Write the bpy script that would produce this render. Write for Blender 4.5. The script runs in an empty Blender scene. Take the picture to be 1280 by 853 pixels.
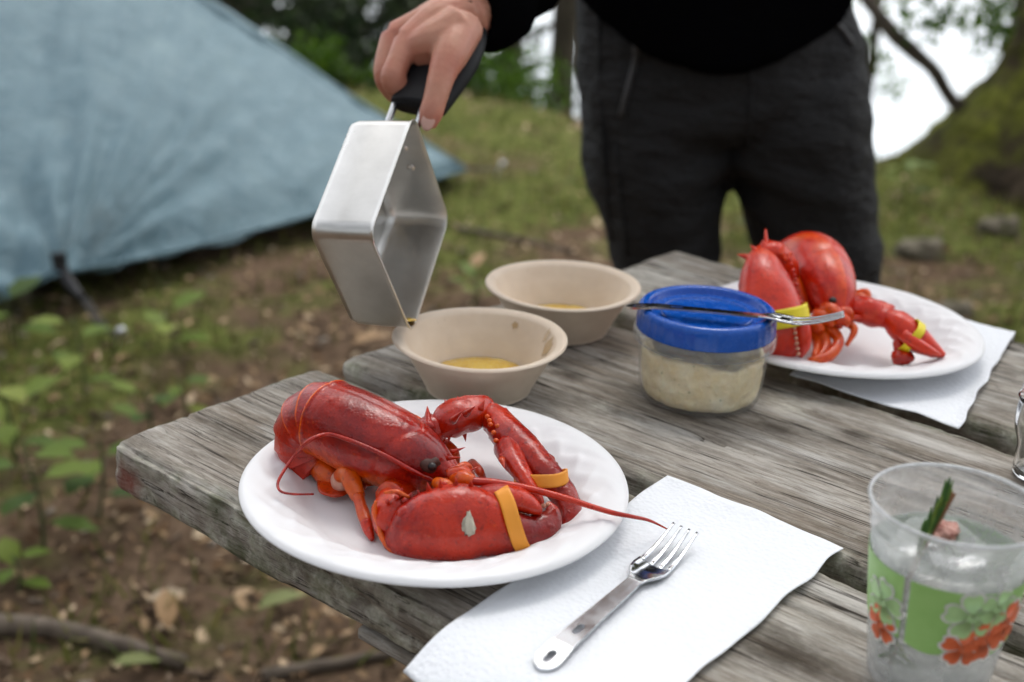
import bpy, bmesh, math, random
import numpy as np
from mathutils import Vector, Matrix, noise, geometry
from mathutils.bvhtree import BVHTree
random.seed(7); rng = np.random.default_rng(11)
R = math.radians
scene = bpy.context.scene
COL = scene.collection

# ------------------------------------------------------------------ camera
TZ = 0.74                                   # height of the table top above the ground
CAM = Vector((0, 0, TZ + 0.374))
F, PITCH, ROLL = 1579.5, 0.3757, 0.0414     # focal length in photograph pixels, tilt down, roll
FW = Vector((0, math.cos(PITCH), -math.sin(PITCH)))
UP0 = Vector((0, math.sin(PITCH), math.cos(PITCH))); RT0 = Vector((1, 0, 0))
RT = RT0 * math.cos(ROLL) + UP0 * math.sin(ROLL)
UPV = UP0 * math.cos(ROLL) - RT0 * math.sin(ROLL)
cam_data = bpy.data.cameras.new('camera')
cam = bpy.data.objects.new('camera', cam_data); COL.objects.link(cam)
cam.matrix_world = Matrix(((RT.x, UPV.x, -FW.x, CAM.x), (RT.y, UPV.y, -FW.y, CAM.y), (RT.z, UPV.z, -FW.z, CAM.z), (0, 0, 0, 1)))
cam_data.sensor_width = 36.0; cam_data.lens = F / 1280 * 36.0
cam_data.clip_start = 0.02; cam_data.clip_end = 6000
cam_data.dof.use_dof = True; cam_data.dof.focus_distance = 0.76; cam_data.dof.aperture_fstop = 5.4
scene.camera = cam

# ------------------------------------------------------------------ sky and sun: bright overcast under trees
SUN_EL, SUN_AZ = R(58), R(12)               # from behind the table, a little to the right
world = bpy.data.worlds.new('World'); scene.world = world; world.use_nodes = True
wn = world.node_tree.nodes; wl = world.node_tree.links
for n_ in list(wn): wn.remove(n_)
sky = wn.new('ShaderNodeTexSky'); sky.sky_type = 'NISHITA'; sky.sun_disc = False
sky.sun_elevation = SUN_EL; sky.sun_rotation = SUN_AZ; sky.air_density = 1.0; sky.dust_density = 4.0; sky.ozone_density = 1.0
hs = wn.new('ShaderNodeHueSaturation'); hs.inputs['Saturation'].default_value = 0.22     # cloud cover takes the blue out
bg = wn.new('ShaderNodeBackground'); bg.inputs['Strength'].default_value = 0.15
wo = wn.new('ShaderNodeOutputWorld')
wl.new(sky.outputs[0], hs.inputs['Color']); wl.new(hs.outputs[0], bg.inputs[0]); wl.new(bg.outputs[0], wo.inputs[0])
sun_d = bpy.data.lights.new('sun', 'SUN'); sun_d.energy = 0.6; sun_d.angle = R(25); sun_d.color = (1.0, 0.96, 0.90)
sun = bpy.data.objects.new('sun', sun_d); COL.objects.link(sun); sun.location = (0, 0, 8)
sdir = Vector((math.sin(SUN_AZ) * math.cos(SUN_EL), math.cos(SUN_AZ) * math.cos(SUN_EL), math.sin(SUN_EL)))
sun.rotation_euler = sdir.to_track_quat('Z', 'Y').to_euler()
vs = scene.view_settings; vs.view_transform = 'Standard'; vs.look = 'None'; vs.gamma = 1.0; vs.use_curve_mapping = False
vs.exposure = 1.2
cy = scene.cycles
cy.use_denoising = True
try: cy.denoiser = 'OPENIMAGEDENOISE'
except Exception: pass
cy.max_bounces = 6; cy.transparent_max_bounces = 12; cy.transmission_bounces = 6; cy.glossy_bounces = 3; cy.diffuse_bounces = 2
cy.caustics_reflective = False; cy.caustics_refractive = False; cy.sample_clamp_indirect = 6.0

# ------------------------------------------------------------------ helpers
def V(px, py, dep):                          # the point at a distance along the lens axis
    return CAM + FW * dep + RT * ((px - 640) / F * dep) - UPV * ((py - 426.5) / F * dep)
def U(px, py, h=0.0, base=TZ):               # the point at a height above the table top
    d = FW + RT * ((px - 640) / F) - UPV * ((py - 426.5) / F)
    return CAM + d * ((base + h - CAM.z) / d.z)
def DEP(p): return (p - CAM).dot(FW)
def tag(o, label=None, cat=None, group=None, kind=None):
    if label: o['label'] = label
    if cat: o['category'] = cat
    if group: o['group'] = group
    if kind: o['kind'] = kind
    return o
def empty(name, loc=(0, 0, 0), rz=0.0):
    o = bpy.data.objects.new(name, None); o.empty_display_size = 0.05
    o.location = loc; o.rotation_euler = (0, 0, rz); COL.objects.link(o); return o
class MB:
    """collects lofts, lathes, boxes; build() links them as one mesh object"""
    def __init__(s): s.v = []; s.f = []; s.m = []; s.t = []
    def add(s, vf, mat=0, tint=None):
        v, f = vf[0], vf[1]; o = len(s.v)
        s.v.extend([tuple(p) for p in v]); s.f.extend([tuple(i + o for i in q) for q in f]); s.m.extend([mat] * len(f))
        if tint is None: tint = vf[2] if len(vf) > 2 else 0.0
        s.t.extend(list(tint) if hasattr(tint, '__len__') else [tint] * len(v)); return s
    def mesh(s, name):
        me = bpy.data.meshes.new(name); me.from_pydata(s.v, [], s.f); me.update(); return me
    def build(s, name, mats, parent=None, smooth=True, loc=None, inv=None):
        me = s.mesh(name)
        for m in (mats if isinstance(mats, (list, tuple)) else [mats]): me.materials.append(m)
        me.polygons.foreach_set('material_index', s.m)
        if smooth: me.polygons.foreach_set('use_smooth', [True] * len(s.f))
        at = me.attributes.new('tint', 'FLOAT', 'POINT'); at.data.foreach_set('value', [float(x) for x in s.t])
        if inv is not None: me.transform(inv)
        o = bpy.data.objects.new(name, me); COL.objects.link(o)
        if loc is not None: o.location = loc
        if parent is not None: o.parent = parent
        return o
def pinv(parent):                            # world-built part -> parent's own space
    return Matrix.Translation(parent.location).inverted() if parent.rotation_euler.z == 0 else (Matrix.Translation(parent.location) @ parent.rotation_euler.to_matrix().to_4x4()).inverted()
def crom(pts, k):
    """Catmull-Rom resample of numpy rows, k steps a span"""
    P = np.array(pts, float); out = []
    for i in range(len(P) - 1):
        p0 = P[max(i - 1, 0)] if i > 0 else 2 * P[0] - P[1]
        p3 = P[i + 2] if i + 2 < len(P) else 2 * P[-1] - P[-2]
        p1, p2 = P[i], P[i + 1]
        for j in range(k):
            t = j / k
            out.append(.5 * (2 * p1 + (p2 - p0) * t + (2 * p0 - 5 * p1 + 4 * p2 - p3) * t * t + (3 * p1 - p0 - 3 * p2 + p3) * t ** 3))
    out.append(P[-1]); return np.array(out)
def loft(cs, ra, rb, up=(0, 0, 1), n=18, k=5, pw=2.0, caps=True, fn=None, ups=None, tint=None):
    """tube with an elliptic section: ra across, rb along up; fn(s, th, p, nrm) may move points"""
    rows = np.array([list(c) + [a, b] for c, a, b in zip(cs, ra, rb)], float)
    if ups is not None: rows = np.hstack([rows, np.array([list(u) for u in ups], float)])
    rows = crom(rows, k); N = len(rows); vs_ = []; fs = []; ts = []
    C = rows[:, :3]; T = np.gradient(C, axis=0); T /= np.linalg.norm(T, axis=1)[:, None] + 1e-12
    upv = np.array(up, float)
    for i in range(N):
        u = rows[i, 5:8] if ups is not None else upv
        sd = np.cross(T[i], u); l = np.linalg.norm(sd)
        if l < 1e-6: sd = np.cross(T[i], (0.3, 1, 0.2)); l = np.linalg.norm(sd)
        sd /= l; uu = np.cross(sd, T[i]); a = max(rows[i, 3], 1e-4); b = max(rows[i, 4], 1e-4); s = i / (N - 1)
        for j in range(n):
            th = 2 * math.pi * j / n; c_, s_ = math.cos(th), math.sin(th); e = 2.0 / pw
            cx = math.copysign(abs(c_) ** e, c_) * a; sx = math.copysign(abs(s_) ** e, s_) * b
            p = C[i] + sd * cx + uu * sx
            if fn:
                nr = sd * c_ / a + uu * s_ / b; nr /= np.linalg.norm(nr) + 1e-12
                p = fn(s, th, p, nr)
            vs_.append(p); ts.append(tint(s, th) if tint else 0.0)
    for i in range(N - 1):
        for j in range(n):
            a_, b_ = i * n + j, i * n + (j + 1) % n
            fs.append((a_, b_, b_ + n, a_ + n))
    if caps:
        for r_, flip in ((0, True), (N - 1, False)):
            c0 = len(vs_); vs_.append(np.mean([vs_[r_ * n + j] for j in range(n)], axis=0)); ts.append(ts[r_ * n])
            for j in range(n):
                q = (r_ * n + j, r_ * n + (j + 1) % n, c0); fs.append(q[::-1] if flip else q)
    return vs_, fs, ts
def tube(pts, r, n=8, k=4):
    rr = r if hasattr(r, '__len__') else [r] * len(pts)
    P = [np.array(p, float) for p in pts]; d = P[-1] - P[0]
    up = (0, 0, 1) if abs(d[2]) < .8 * np.linalg.norm(d) else (0.3, 1, 0.1)
    return loft(P, rr, rr, up=up, n=n, k=k)
def lathe(prof, n=64, fn=None, cap0=True, cap1=False, c=(0, 0, 0)):
    vs_ = []; fs = []; m = len(prof)
    for i, (r, z) in enumerate(prof):
        for j in range(n):
            th = 2 * math.pi * j / n; p = (r * math.cos(th), r * math.sin(th), z)
            if fn: p = fn(i / (m - 1), th, p)
            vs_.append((p[0] + c[0], p[1] + c[1], p[2] + c[2]))
    for i in range(m - 1):
        for j in range(n): fs.append((i * n + j, i * n + (j + 1) % n, (i + 1) * n + (j + 1) % n, (i + 1) * n + j))
    for on, r_, fl in ((cap0, 0, True), (cap1, m - 1, False)):
        if on:
            q = tuple(r_ * n + j for j in range(n)); fs.append(q[::-1] if fl else q)
    return vs_, fs
def blob(c, rx, ry, rz, n=12, m=8, rot=None, jit=0.0):
    vs_ = []; fs = []; c = Vector(c)
    for i in range(m + 1):
        ph = math.pi * i / m
        for j in range(n):
            th = 2 * math.pi * j / n
            p = Vector((rx * math.sin(ph) * math.cos(th), ry * math.sin(ph) * math.sin(th), rz * math.cos(ph)))
            if jit: p *= 1 + jit * noise.noise(Vector((p.x / rx * 1.7 + c.x * 31, p.y / ry * 1.7 + c.y * 17, p.z / rz * 1.7 + c.z * 9)))
            if rot: p = rot @ p
            vs_.append(tuple(c + p))
    for i in range(m):
        for j in range(n): fs.append((i * n + j, (i + 1) * n + j, (i + 1) * n + (j + 1) % n, i * n + (j + 1) % n))
    return vs_, fs
def cone(p, q, r, n=7):
    return loft([p, Vector(p).lerp(Vector(q), .5), q], [r, r * .55, r * .04], [r, r * .55, r * .04], up=(.31, .52, .8), n=n, k=2)
def box(x0, x1, y0, y1, z0, z1):
    v = [(x, y, z) for z in (z0, z1) for y in (y0, y1) for x in (x0, x1)]
    return v, [(0, 2, 3, 1), (4, 5, 7, 6), (0, 1, 5, 4), (2, 6, 7, 3), (1, 3, 7, 5), (0, 4, 6, 2)]
def fbm(p, o=4): return noise.fractal(Vector(p), 0.9, 2.1, o)
def remeshed(mb, voxel, it=4, fac=0.5, name='tmp'):
    """one continuous skin round overlapping lofts"""
    me = mb.mesh(name); o = bpy.data.objects.new(name, me); COL.objects.link(o)
    m = o.modifiers.new('r', 'REMESH'); m.mode = 'VOXEL'; m.voxel_size = voxel
    m = o.modifiers.new('s', 'SMOOTH'); m.factor = fac; m.iterations = it
    dg = bpy.context.evaluated_depsgraph_get(); dg.update()
    out = bpy.data.meshes.new_from_object(o.evaluated_get(dg)); bpy.data.objects.remove(o)
    return out
def place_mesh(name, me, mats, parent=None, inv=None, smooth=True):
    me.name = name; me.materials.clear()
    for m in (mats if isinstance(mats, (list, tuple)) else [mats]): me.materials.append(m)
    if smooth: me.polygons.foreach_set('use_smooth', [True] * len(me.polygons))
    if inv is not None: me.transform(inv)
    o = bpy.data.objects.new(name, me); COL.objects.link(o)
    if parent is not None: o.parent = parent
    return o

# ------------------------------------------------------------------ material kit
class NG:
    def __init__(s, name):
        s.mat = bpy.data.materials.new(name); s.mat.use_nodes = True
        s.t = s.mat.node_tree; s.n = s.t.nodes; s.l = s.t.links
        s.b = s.n['Principled BSDF']; s.tc = s.n.new('ShaderNodeTexCoord')
    def put(s, sock, val):
        if hasattr(val, 'is_output'): s.l.new(val, sock)
        elif isinstance(val, (tuple, list)) and len(val) == 3 and sock.type == 'RGBA': sock.default_value = (*val, 1)
        else: sock.default_value = val
    def set(s, **kw):
        for k_, v_ in kw.items(): s.put(s.b.inputs[k_.replace('_', ' ')], v_)
        return s
    def vec(s, scale=(1, 1, 1), src='Object', rot=(0, 0, 0), loc=(0, 0, 0)):
        m = s.n.new('ShaderNodeMapping'); m.inputs['Scale'].default_value = scale; m.inputs['Rotation'].default_value = rot; m.inputs['Location'].default_value = loc
        s.l.new(s.tc.outputs[src], m.inputs[0]); return m.outputs[0]
    def noise(s, scale, detail=4, rough=.55, vec=None, dist=0.0):
        t = s.n.new('ShaderNodeTexNoise'); t.inputs['Scale'].default_value = scale; t.inputs['Detail'].default_value = detail
        t.inputs['Roughness'].default_value = rough; t.inputs['Distortion'].default_value = dist
        s.l.new(vec if vec is not None else s.tc.outputs['Object'], t.inputs['Vector']); return t.outputs[0]
    def voro(s, scale, feature='F1', vec=None, out=0):
        t = s.n.new('ShaderNodeTexVoronoi'); t.feature = feature; t.inputs['Scale'].default_value = scale
        s.l.new(vec if vec is not None else s.tc.outputs['Object'], t.inputs['Vector']); return t.outputs[out]
    def ramp(s, fac, stops, mode='LINEAR'):
        r_ = s.n.new('ShaderNodeValToRGB'); e = r_.color_ramp.elements; r_.color_ramp.interpolation = mode
        while len(e) < len(stops): e.new(0.5)
        for el, (p, c) in zip(e, stops):
            el.position = p; el.color = (*c, 1) if hasattr(c, '__len__') else (c, c, c, 1)
        s.put(r_.inputs[0], fac); return r_.outputs[0]
    def mix(s, a, b, fac, mode='MIX'):
        m = s.n.new('ShaderNodeMix'); m.data_type = 'RGBA'; m.blend_type = mode
        s.put(m.inputs[0], fac); s.put(m.inputs[6], a); s.put(m.inputs[7], b); return m.outputs[2]
    def math(s, op, a, b=0.0):
        m = s.n.new('ShaderNodeMath'); m.operation = op; s.put(m.inputs[0], a); s.put(m.inputs[1], b); return m.outputs[0]
    def gain(s, c, v, sat=1.0):
        h = s.n.new('ShaderNodeHueSaturation'); h.inputs['Value'].default_value = v; h.inputs['Saturation'].default_value = sat; s.put(h.inputs['Color'], c); return h.outputs[0]
    def attr(s, name):
        a = s.n.new('ShaderNodeAttribute'); a.attribute_name = name; return a.outputs['Fac']
    def island(s):
        g = s.n.new('ShaderNodeNewGeometry'); return g.outputs['Random Per Island']
    def objrand(s): return s.n.new('ShaderNodeObjectInfo').outputs['Random']
    def bump(s, h, strength=.4, dist=.001, prev=None):
        b = s.n.new('ShaderNodeBump'); b.inputs['Strength'].default_value = strength; b.inputs['Distance'].default_value = dist
        s.put(b.inputs['Height'], h)
        if prev is not None: s.l.new(prev, b.inputs['Normal'])
        s.l.new(b.outputs[0], s.b.inputs['Normal']); return b.outputs[0]
def flat(name, col, rough=.6, metal=0.0, **kw):
    g = NG(name); g.set(Base_Color=col, Roughness=rough, Metallic=metal, **kw); return g.mat
def plastic_film(name, col, clear, rough=.12, haze_scale=90.0):
    """thin clear plastic: mostly see-through, a little milky, glossy at glancing angles"""
    g = NG(name); n, l = g.n, g.l
    tr = n.new('ShaderNodeBsdfTransparent'); tr.inputs[0].default_value = (.97, .97, .97, 1)
    df = n.new('ShaderNodeBsdfDiffuse'); df.inputs[0].default_value = (*col, 1)
    tl = n.new('ShaderNodeBsdfTranslucent'); tl.inputs[0].default_value = (*col, 1)
    gl = n.new('ShaderNodeBsdfGlossy'); gl.inputs['Roughness'].default_value = rough
    m0 = n.new('ShaderNodeMixShader'); l.new(df.outputs[0], m0.inputs[1]); l.new(tl.outputs[0], m0.inputs[2])
    m1 = n.new('ShaderNodeMixShader'); l.new(tr.outputs[0], m1.inputs[1]); l.new(m0.outputs[0], m1.inputs[2])
    hz = g.ramp(g.noise(haze_scale, 5, .65), [(.3, (1 - clear) * .5), (.62, (1 - clear) * 1.15), (.8, min(1, (1 - clear) * 1.7))])
    l.new(hz, m1.inputs[0])
    lw = n.new('ShaderNodeLayerWeight'); lw.inputs['Blend'].default_value = .5
    fr = g.n.new('ShaderNodeMath'); fr.operation = 'MULTIPLY_ADD'; pw_ = n.new('ShaderNodeMath'); pw_.operation = 'POWER'; l.new(lw.outputs['Facing'], pw_.inputs[0]); pw_.inputs[1].default_value = 3.5
    l.new(pw_.outputs[0], fr.inputs[0]); fr.inputs[1].default_value = .45; fr.inputs[2].default_value = .045
    m2 = n.new('ShaderNodeMixShader'); l.new(fr.outputs[0], m2.inputs[0]); l.new(m1.outputs[0], m2.inputs[1]); l.new(gl.outputs[0], m2.inputs[2])
    l.new(m2.outputs[0], n['Material Output'].inputs[0]); return g.mat
# ================================================================== SETTING
def sstep(a, b, x):
    t = min(1, max(0, (x - a) / (b - a))); return t * t * (3 - 2 * t)
TREE = Vector((2.50, 4.80, 0))
def edge_y(x): return 4.65 + 1.35 * (1 - sstep(-0.6, 1.0, x)) + .25 * math.sin(x * 1.9) + 1.6 * sstep(2.4, 3.4, x)
def G(x, y):
    z = .035 * noise.noise(Vector((x * .9, y * .9, 3))) + .018 * noise.noise(Vector((x * 3.1, y * 3.1, 8)))
    z *= sstep(.2, 1.2, math.hypot(x, y - .9))
    z += .03 * sstep(3.2, 5.5, y) * (1 - sstep(-.5, .8, x))
    d = max(0.0, y - edge_y(x))
    if d > 0: z -= .42 * d * sstep(0, 1.2, d) + .12 * d
    r = (Vector((x, y, 0)) - TREE).length
    z += .05 * math.exp(-(r / 1.0) ** 2)
    return max(z, -4.6)
def vis_grid(lo, hi, n, c, k):
    """grid lines packed round c"""
    t = np.linspace(-1, 1, n); s = np.sinh(t * k) / np.sinh(k)
    return np.where(s < 0, c + s * (c - lo), c + s * (hi - c))
def greenness(x, y):
    g = .25 + .40 * sstep(2.2, 4.4, y) + .35 * sstep(.8, 1.8, x) * sstep(1.8, 3, y)
    g += .55 * math.exp(-((x + 1.05) / .42) ** 2 - ((y - 2.35) / .55) ** 2)
    return g + .35 * noise.noise(Vector((x * 1.6, y * 1.6, 21)))
gx = vis_grid(-40, 40, 190, 0, 4.2); gy = vis_grid(-30, 60, 190, 2.6, 4.2)
vv = []; tt = []
for y in gy:
    for x in gx: vv.append((x, y, G(x, y))); tt.append(greenness(x, y))
nx = len(gx)
ff = [(j * nx + i, j * nx + i + 1, (j + 1) * nx + i + 1, (j + 1) * nx + i) for j in range(len(gy) - 1) for i in range(nx - 1)]
g = NG('forest_floor')
soil = g.ramp(g.noise(9, 6, .65), [(.25, (.055, .036, .022)), (.5, (.115, .076, .048)), (.72, (.18, .125, .082))])
soil = g.mix(soil, g.ramp(g.noise(55, 4, .7), [(.35, (.040, .026, .017)), (.62, (.19, .130, .088))]), .45)
moss = g.ramp(g.noise(22, 5, .6), [(.3, (.038, .046, .012)), (.55, (.105, .120, .032)), (.8, (.20, .185, .065))])
mk = g.math('ADD', g.math('MULTIPLY', g.noise(3.2, 5, .65), 1.1), g.math('SUBTRACT', g.attr('tint'), .55))
g.set(Base_Color=g.gain(g.mix(soil, moss, g.ramp(mk, [(.42, 0.0), (.62, 1.0)])), 1.2, 1.0), Roughness=1.0, Specular_IOR_Level=.05)
g.bump(g.noise(60, 6, .7), .8, .02)
m_ground = g.mat
mb = MB(); mb.add((vv, ff), tint=tt)
terrain = tag(mb.build('ground', m_ground), 'brown leaf strewn woodland ground with moss and grass patches', 'ground', kind='structure')

g = NG('lake_water')
g.set(Base_Color=(.42, .47, .50), Roughness=.22, IOR=1.33)
g.bump(g.noise(1.3, 4, .6, vec=g.vec((1, .35, 1))), .25, .3)
mb = MB(); mb.add(([(-3000, 4, -3.4), (3000, 4, -3.4), (3000, 5000, -3.4), (-3000, 5000, -3.4)], [(0, 1, 2, 3)]))
tag(mb.build('water', g.mat), 'pale lake water glimpsed beyond the bank', 'water', kind='structure')

# ------------------------------------------------------------------ leaves
LEAF_V = np.array([(0, 0, 0), (.25, .20, .05), (.25, -.20, .05), (.30, 0, 0), (.62, .22, .045), (.62, -.22, .045), (.66, 0, -.02), (1, 0, -.09)], float)
LEAF_F = [(0, 3, 1), (0, 2, 3), (3, 6, 4, 1), (3, 2, 5, 6), (6, 7, 4), (6, 5, 7)]
def rots(n, tilt, up=0.0):
    """random rotations: any heading, leaning by tilt"""
    a = rng.uniform(0, 2 * np.pi, n); b = rng.normal(up, tilt, n); c = rng.normal(0, tilt, n)
    ca, sa, cb, sb, cc, sc_ = np.cos(a), np.sin(a), np.cos(b), np.sin(b), np.cos(c), np.sin(c)
    z = np.zeros(n); o = np.ones(n)
    Rz = np.array([[ca, -sa, z], [sa, ca, z], [z, z, o]]).transpose(2, 0, 1)
    Ry = np.array([[cb, z, -sb], [z, o, z], [sb, z, cb]]).transpose(2, 0, 1)
    Rx = np.array([[o, z, z], [z, cc, -sc_], [z, sc_, cc]]).transpose(2, 0, 1)
    return Rz @ Ry @ Rx
def scatter(tv, tf, P, S, Rm):
    n = len(P); k = len(tv); vs_ = np.einsum('nij,kj->nki', Rm, tv) * np.asarray(S)[:, None, None] + np.asarray(P)[:, None, :]
    vs_ = vs_.reshape(-1, 3); fs = [tuple(i + q * k for i in f_) for q in range(n) for f_ in tf]
    return [tuple(p) for p in vs_], fs
def leaf_mat(name, stops, transl=.35, rough=.55):
    g = NG(name); c = g.ramp(g.math('FRACT', g.math('ADD', g.island(), g.math('MULTIPLY', g.objrand(), 7.3))), stops)
    c = g.mix(c, (0, 0, 0), g.math('MULTIPLY', g.noise(160, 3), .25))
    c = g.gain(c, 1.2, 1.1)
    g.set(Base_Color=c, Roughness=rough, Specular_IOR_Level=.2)
    if transl == 0: return g.mat
    tl = g.n.new('ShaderNodeBsdfTranslucent'); g.l.new(c, tl.inputs[0])
    m = g.n.new('ShaderNodeMixShader'); m.inputs[0].default_value = transl
    g.l.new(g.b.outputs[0], m.inputs[1]); g.l.new(tl.outputs[0], m.inputs[2]); g.l.new(m.outputs[0], g.n['Material Output'].inputs[0])
    return g.mat
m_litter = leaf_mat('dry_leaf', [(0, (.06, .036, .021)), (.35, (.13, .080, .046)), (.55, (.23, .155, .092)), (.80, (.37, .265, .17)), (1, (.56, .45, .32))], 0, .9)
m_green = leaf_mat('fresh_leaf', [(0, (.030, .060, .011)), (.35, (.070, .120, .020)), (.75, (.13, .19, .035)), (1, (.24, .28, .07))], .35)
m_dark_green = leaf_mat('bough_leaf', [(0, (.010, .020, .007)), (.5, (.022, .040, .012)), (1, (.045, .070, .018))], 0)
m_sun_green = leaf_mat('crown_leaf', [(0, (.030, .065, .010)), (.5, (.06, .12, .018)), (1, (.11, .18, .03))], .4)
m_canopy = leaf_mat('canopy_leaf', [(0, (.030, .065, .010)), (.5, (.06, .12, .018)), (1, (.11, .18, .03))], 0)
m_grass = leaf_mat('grass_blade', [(0, (.050, .066, .016)), (.5, (.110, .128, .032)), (1, (.22, .20, .075))], .3)
m_stem = flat('green_stem', (.06, .08, .025), .7)
g = NG('bark'); bc = g.noise(14, 6, .7, vec=g.vec((1, 1, .25)))
g.set(Base_Color=g.ramp(bc, [(.3, (.022, .017, .012)), (.55, (.075, .058, .042)), (.8, (.14, .12, .095))]), Roughness=.95)
g.bump(bc, .8, .02); m_bark = g.mat
g = NG('mossy_bark'); bc = g.noise(11, 6, .7, vec=g.vec((1, 1, .3)))
mo = g.ramp(g.noise(3.6, 6, .7), [(.40, 0.0), (.55, 1.0)])
g.set(Base_Color=g.mix(g.ramp(bc, [(.3, (.012, .009, .006)), (.6, (.045, .033, .021)), (.85, (.10, .078, .055))]), g.ramp(g.noise(30, 4, .6), [(.3, (.034, .040, .006)), (.7, (.14, .15, .022))]), mo), Roughness=1.0, Specular_IOR_Level=.1)
g.bump(bc, .9, .03); m_mossbark = g.mat

def in_view_xy(n, y0, y1, margin=.25):
    """points over the wedge of ground around the table, denser near the lens"""
    y = y0 + (y1 - y0) * rng.random(n) ** 1.25
    x = (rng.random(n) * 2 - 1) * (y * .58 + margin); return x, y
def ground_pts(x, y, dz=0.0): return np.array([(a, b, G(a, b) + dz) for a, b in zip(x, y)])
# leaf litter: nobody could count it
x, y = in_view_xy(17500, .7, 6.6)
keep = np.array([rng.random() > .75 * min(1, max(0, greenness(a, b) - .35)) for a, b in zip(x, y)]); x, y = x[keep], y[keep]
lv, lf = scatter(LEAF_V, LEAF_F, ground_pts(x, y, .008), rng.uniform(.008, .026, len(x)) * rng.choice([1, 1, 1, 1.7], len(x)), rots(len(x), .35))
mb = MB(); mb.add((lv, lf)); tag(mb.build('leaf_litter', m_litter, smooth=False), 'dry brown leaf litter scattered over the ground', 'leaf litter', kind='stuff')
# grass and moss tufts
BL_V = np.array([(0, .05, 0), (0, -.05, 0), (.10, .035, .55), (.10, -.035, .55), (.32, 0, 1.0)]); BL_F = [(0, 1, 3, 2), (2, 3, 4)]
x, y = in_view_xy(40000, 1.5, 7.0, .4)
keep = np.array([rng.random() < .9 * min(1, max(0, greenness(a, b) - .30)) * 1.5 for a, b in zip(x, y)]); x, y = x[keep], y[keep]
lv, lf = scatter(BL_V, BL_F, ground_pts(x, y, -.005), rng.uniform(.02, .075, len(x)), rots(len(x), .35))
mb = MB(); mb.add((lv, lf)); tag(mb.build('grass', m_grass, smooth=False), 'short grass and moss tufts on the woodland ground', 'grass', kind='stuff')
# bits of bark and grit
x, y = in_view_xy(6000, .7, 4.5)
CH_V = np.array([(-.5, -.2, 0), (.5, -.15, 0), (.45, .2, 0), (-.45, .18, 0), (-.4, -.1, .22), (.42, -.05, .16), (.38, .1, .2), (-.4, .1, .15)]); CH_F = [(4, 5, 6, 7), (0, 1, 5, 4), (1, 2, 6, 5), (2, 3, 7, 6), (3, 0, 4, 7)]
lv, lf = scatter(CH_V, CH_F, ground_pts(x, y, .003), rng.uniform(.006, .03, len(x)), rots(len(x), .3))
mb = MB(); mb.add((lv, lf)); tag(mb.build('bark_debris', leaf_mat('debris', [(0, (.03, .02, .014)), (.5, (.11, .075, .05)), (.85, (.20, .15, .11)), (1, (.30, .27, .23))], 0, .9), smooth=False), 'bark chips and grit lying on the bare soil', 'debris', kind='stuff')

# ------------------------------------------------------------------ single leaves, sticks, stones
def ground_at(px, py):
    p = U(px, py, 0, 0)
    for _ in range(4): p = U(px, py, G(p.x, p.y), 0)
    return p
def single_leaf(px, py, size, az, label, mat, tilt=.15):
    p = ground_at(px, py); mb = MB()
    w = np.array([(a, b * .9, c + .05 * math.sin(a * 5)) for a, b, c in LEAF_V])
    M_ = Matrix.Rotation(az, 3, 'Z') @ Matrix.Rotation(-tilt, 3, 'Y')
    mb.add(([M_ @ Vector(q) * size for q in w], LEAF_F))
    return tag(mb.build('fallen_leaf', mat, loc=(p.x, p.y, p.z + .018)), label, 'leaf', 'large fallen leaves on the soil')
m_tan = flat('tan_leaf', (.26, .15, .06), .7); m_olive = flat('olive_leaf', (.13, .15, .035), .7); m_pale = flat('pale_leaf', (.36, .28, .19), .8)
single_leaf(212, 800, .085, 1.9, 'large tan fallen leaf lying on bare soil below the table corner', m_tan, .35)
single_leaf(185, 765, .06, .3, 'smaller buff fallen leaf just above the large tan leaf on the soil', m_pale, .3)
single_leaf(322, 775, .085, .6, 'olive green fallen leaf on the soil under the table edge', m_olive)
single_leaf(140, 845, .07, .2, 'green leaf lying on the soil at the bottom edge of the picture', m_olive)
single_leaf(300, 715, .06, -.3, 'pale dry leaf on the soil just under the table edge', m_pale, .3)
single_leaf(590, 345, .09, 1.2, 'tan dry leaf on the ground between the pot and the far bowl', m_tan, .4)
single_leaf(440, 440, .10, .5, 'tan dry leaf on the ground below the pot', m_tan, .2)
m_stick = NG('stick_wood'); m_stick.set(Base_Color=m_stick.ramp(m_stick.noise(30, 5, .6), [(.3, (.07, .052, .038)), (.7, (.17, .135, .10))]), Roughness=.9); m_stick = m_stick.mat
def stick(pts, r, label, name='fallen_stick'):
    P = []
    for px, py in pts:
        q = ground_at(px, py); q.z += r * .8; P.append(q)
    b = P[0].copy(); mb = MB(); mb.add(loft([q - b for q in P], [r * (1 - .5 * i / len(P)) for i in range(len(P))], [r * (1 - .5 * i / len(P)) for i in range(len(P))], n=8, k=4,
        fn=lambda s, th, p, nr: p + nr * r * .3 * noise.noise(Vector(p) * 60)))
    return tag(mb.build(name, m_stick, loc=b), label, 'stick', 'sticks on the ground')
stick([(-30, 790), (60, 795), (140, 812), (230, 838)], .017, 'thick grey stick lying on the soil at the lower corner')
stick([(300, 700), (345, 650), (385, 600)], .010, 'thin brown stick half hidden under the table corner')
stick([(330, 850), (420, 835), (490, 822)], .010, 'dark twig on the soil under the table front edge')
stick([(570, 288), (640, 300), (715, 318)], .009, 'dark fallen branch on the grass behind the far bowl')
m_rock = NG('stone'); m_rock.set(Base_Color=m_rock.ramp(m_rock.noise(18, 6, .65), [(.3, (.060, .055, .030)), (.7, (.20, .165, .12))]), Roughness=.9); m_rock.bump(m_rock.noise(40, 5), .5, .02); m_rock = m_rock.mat
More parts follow.
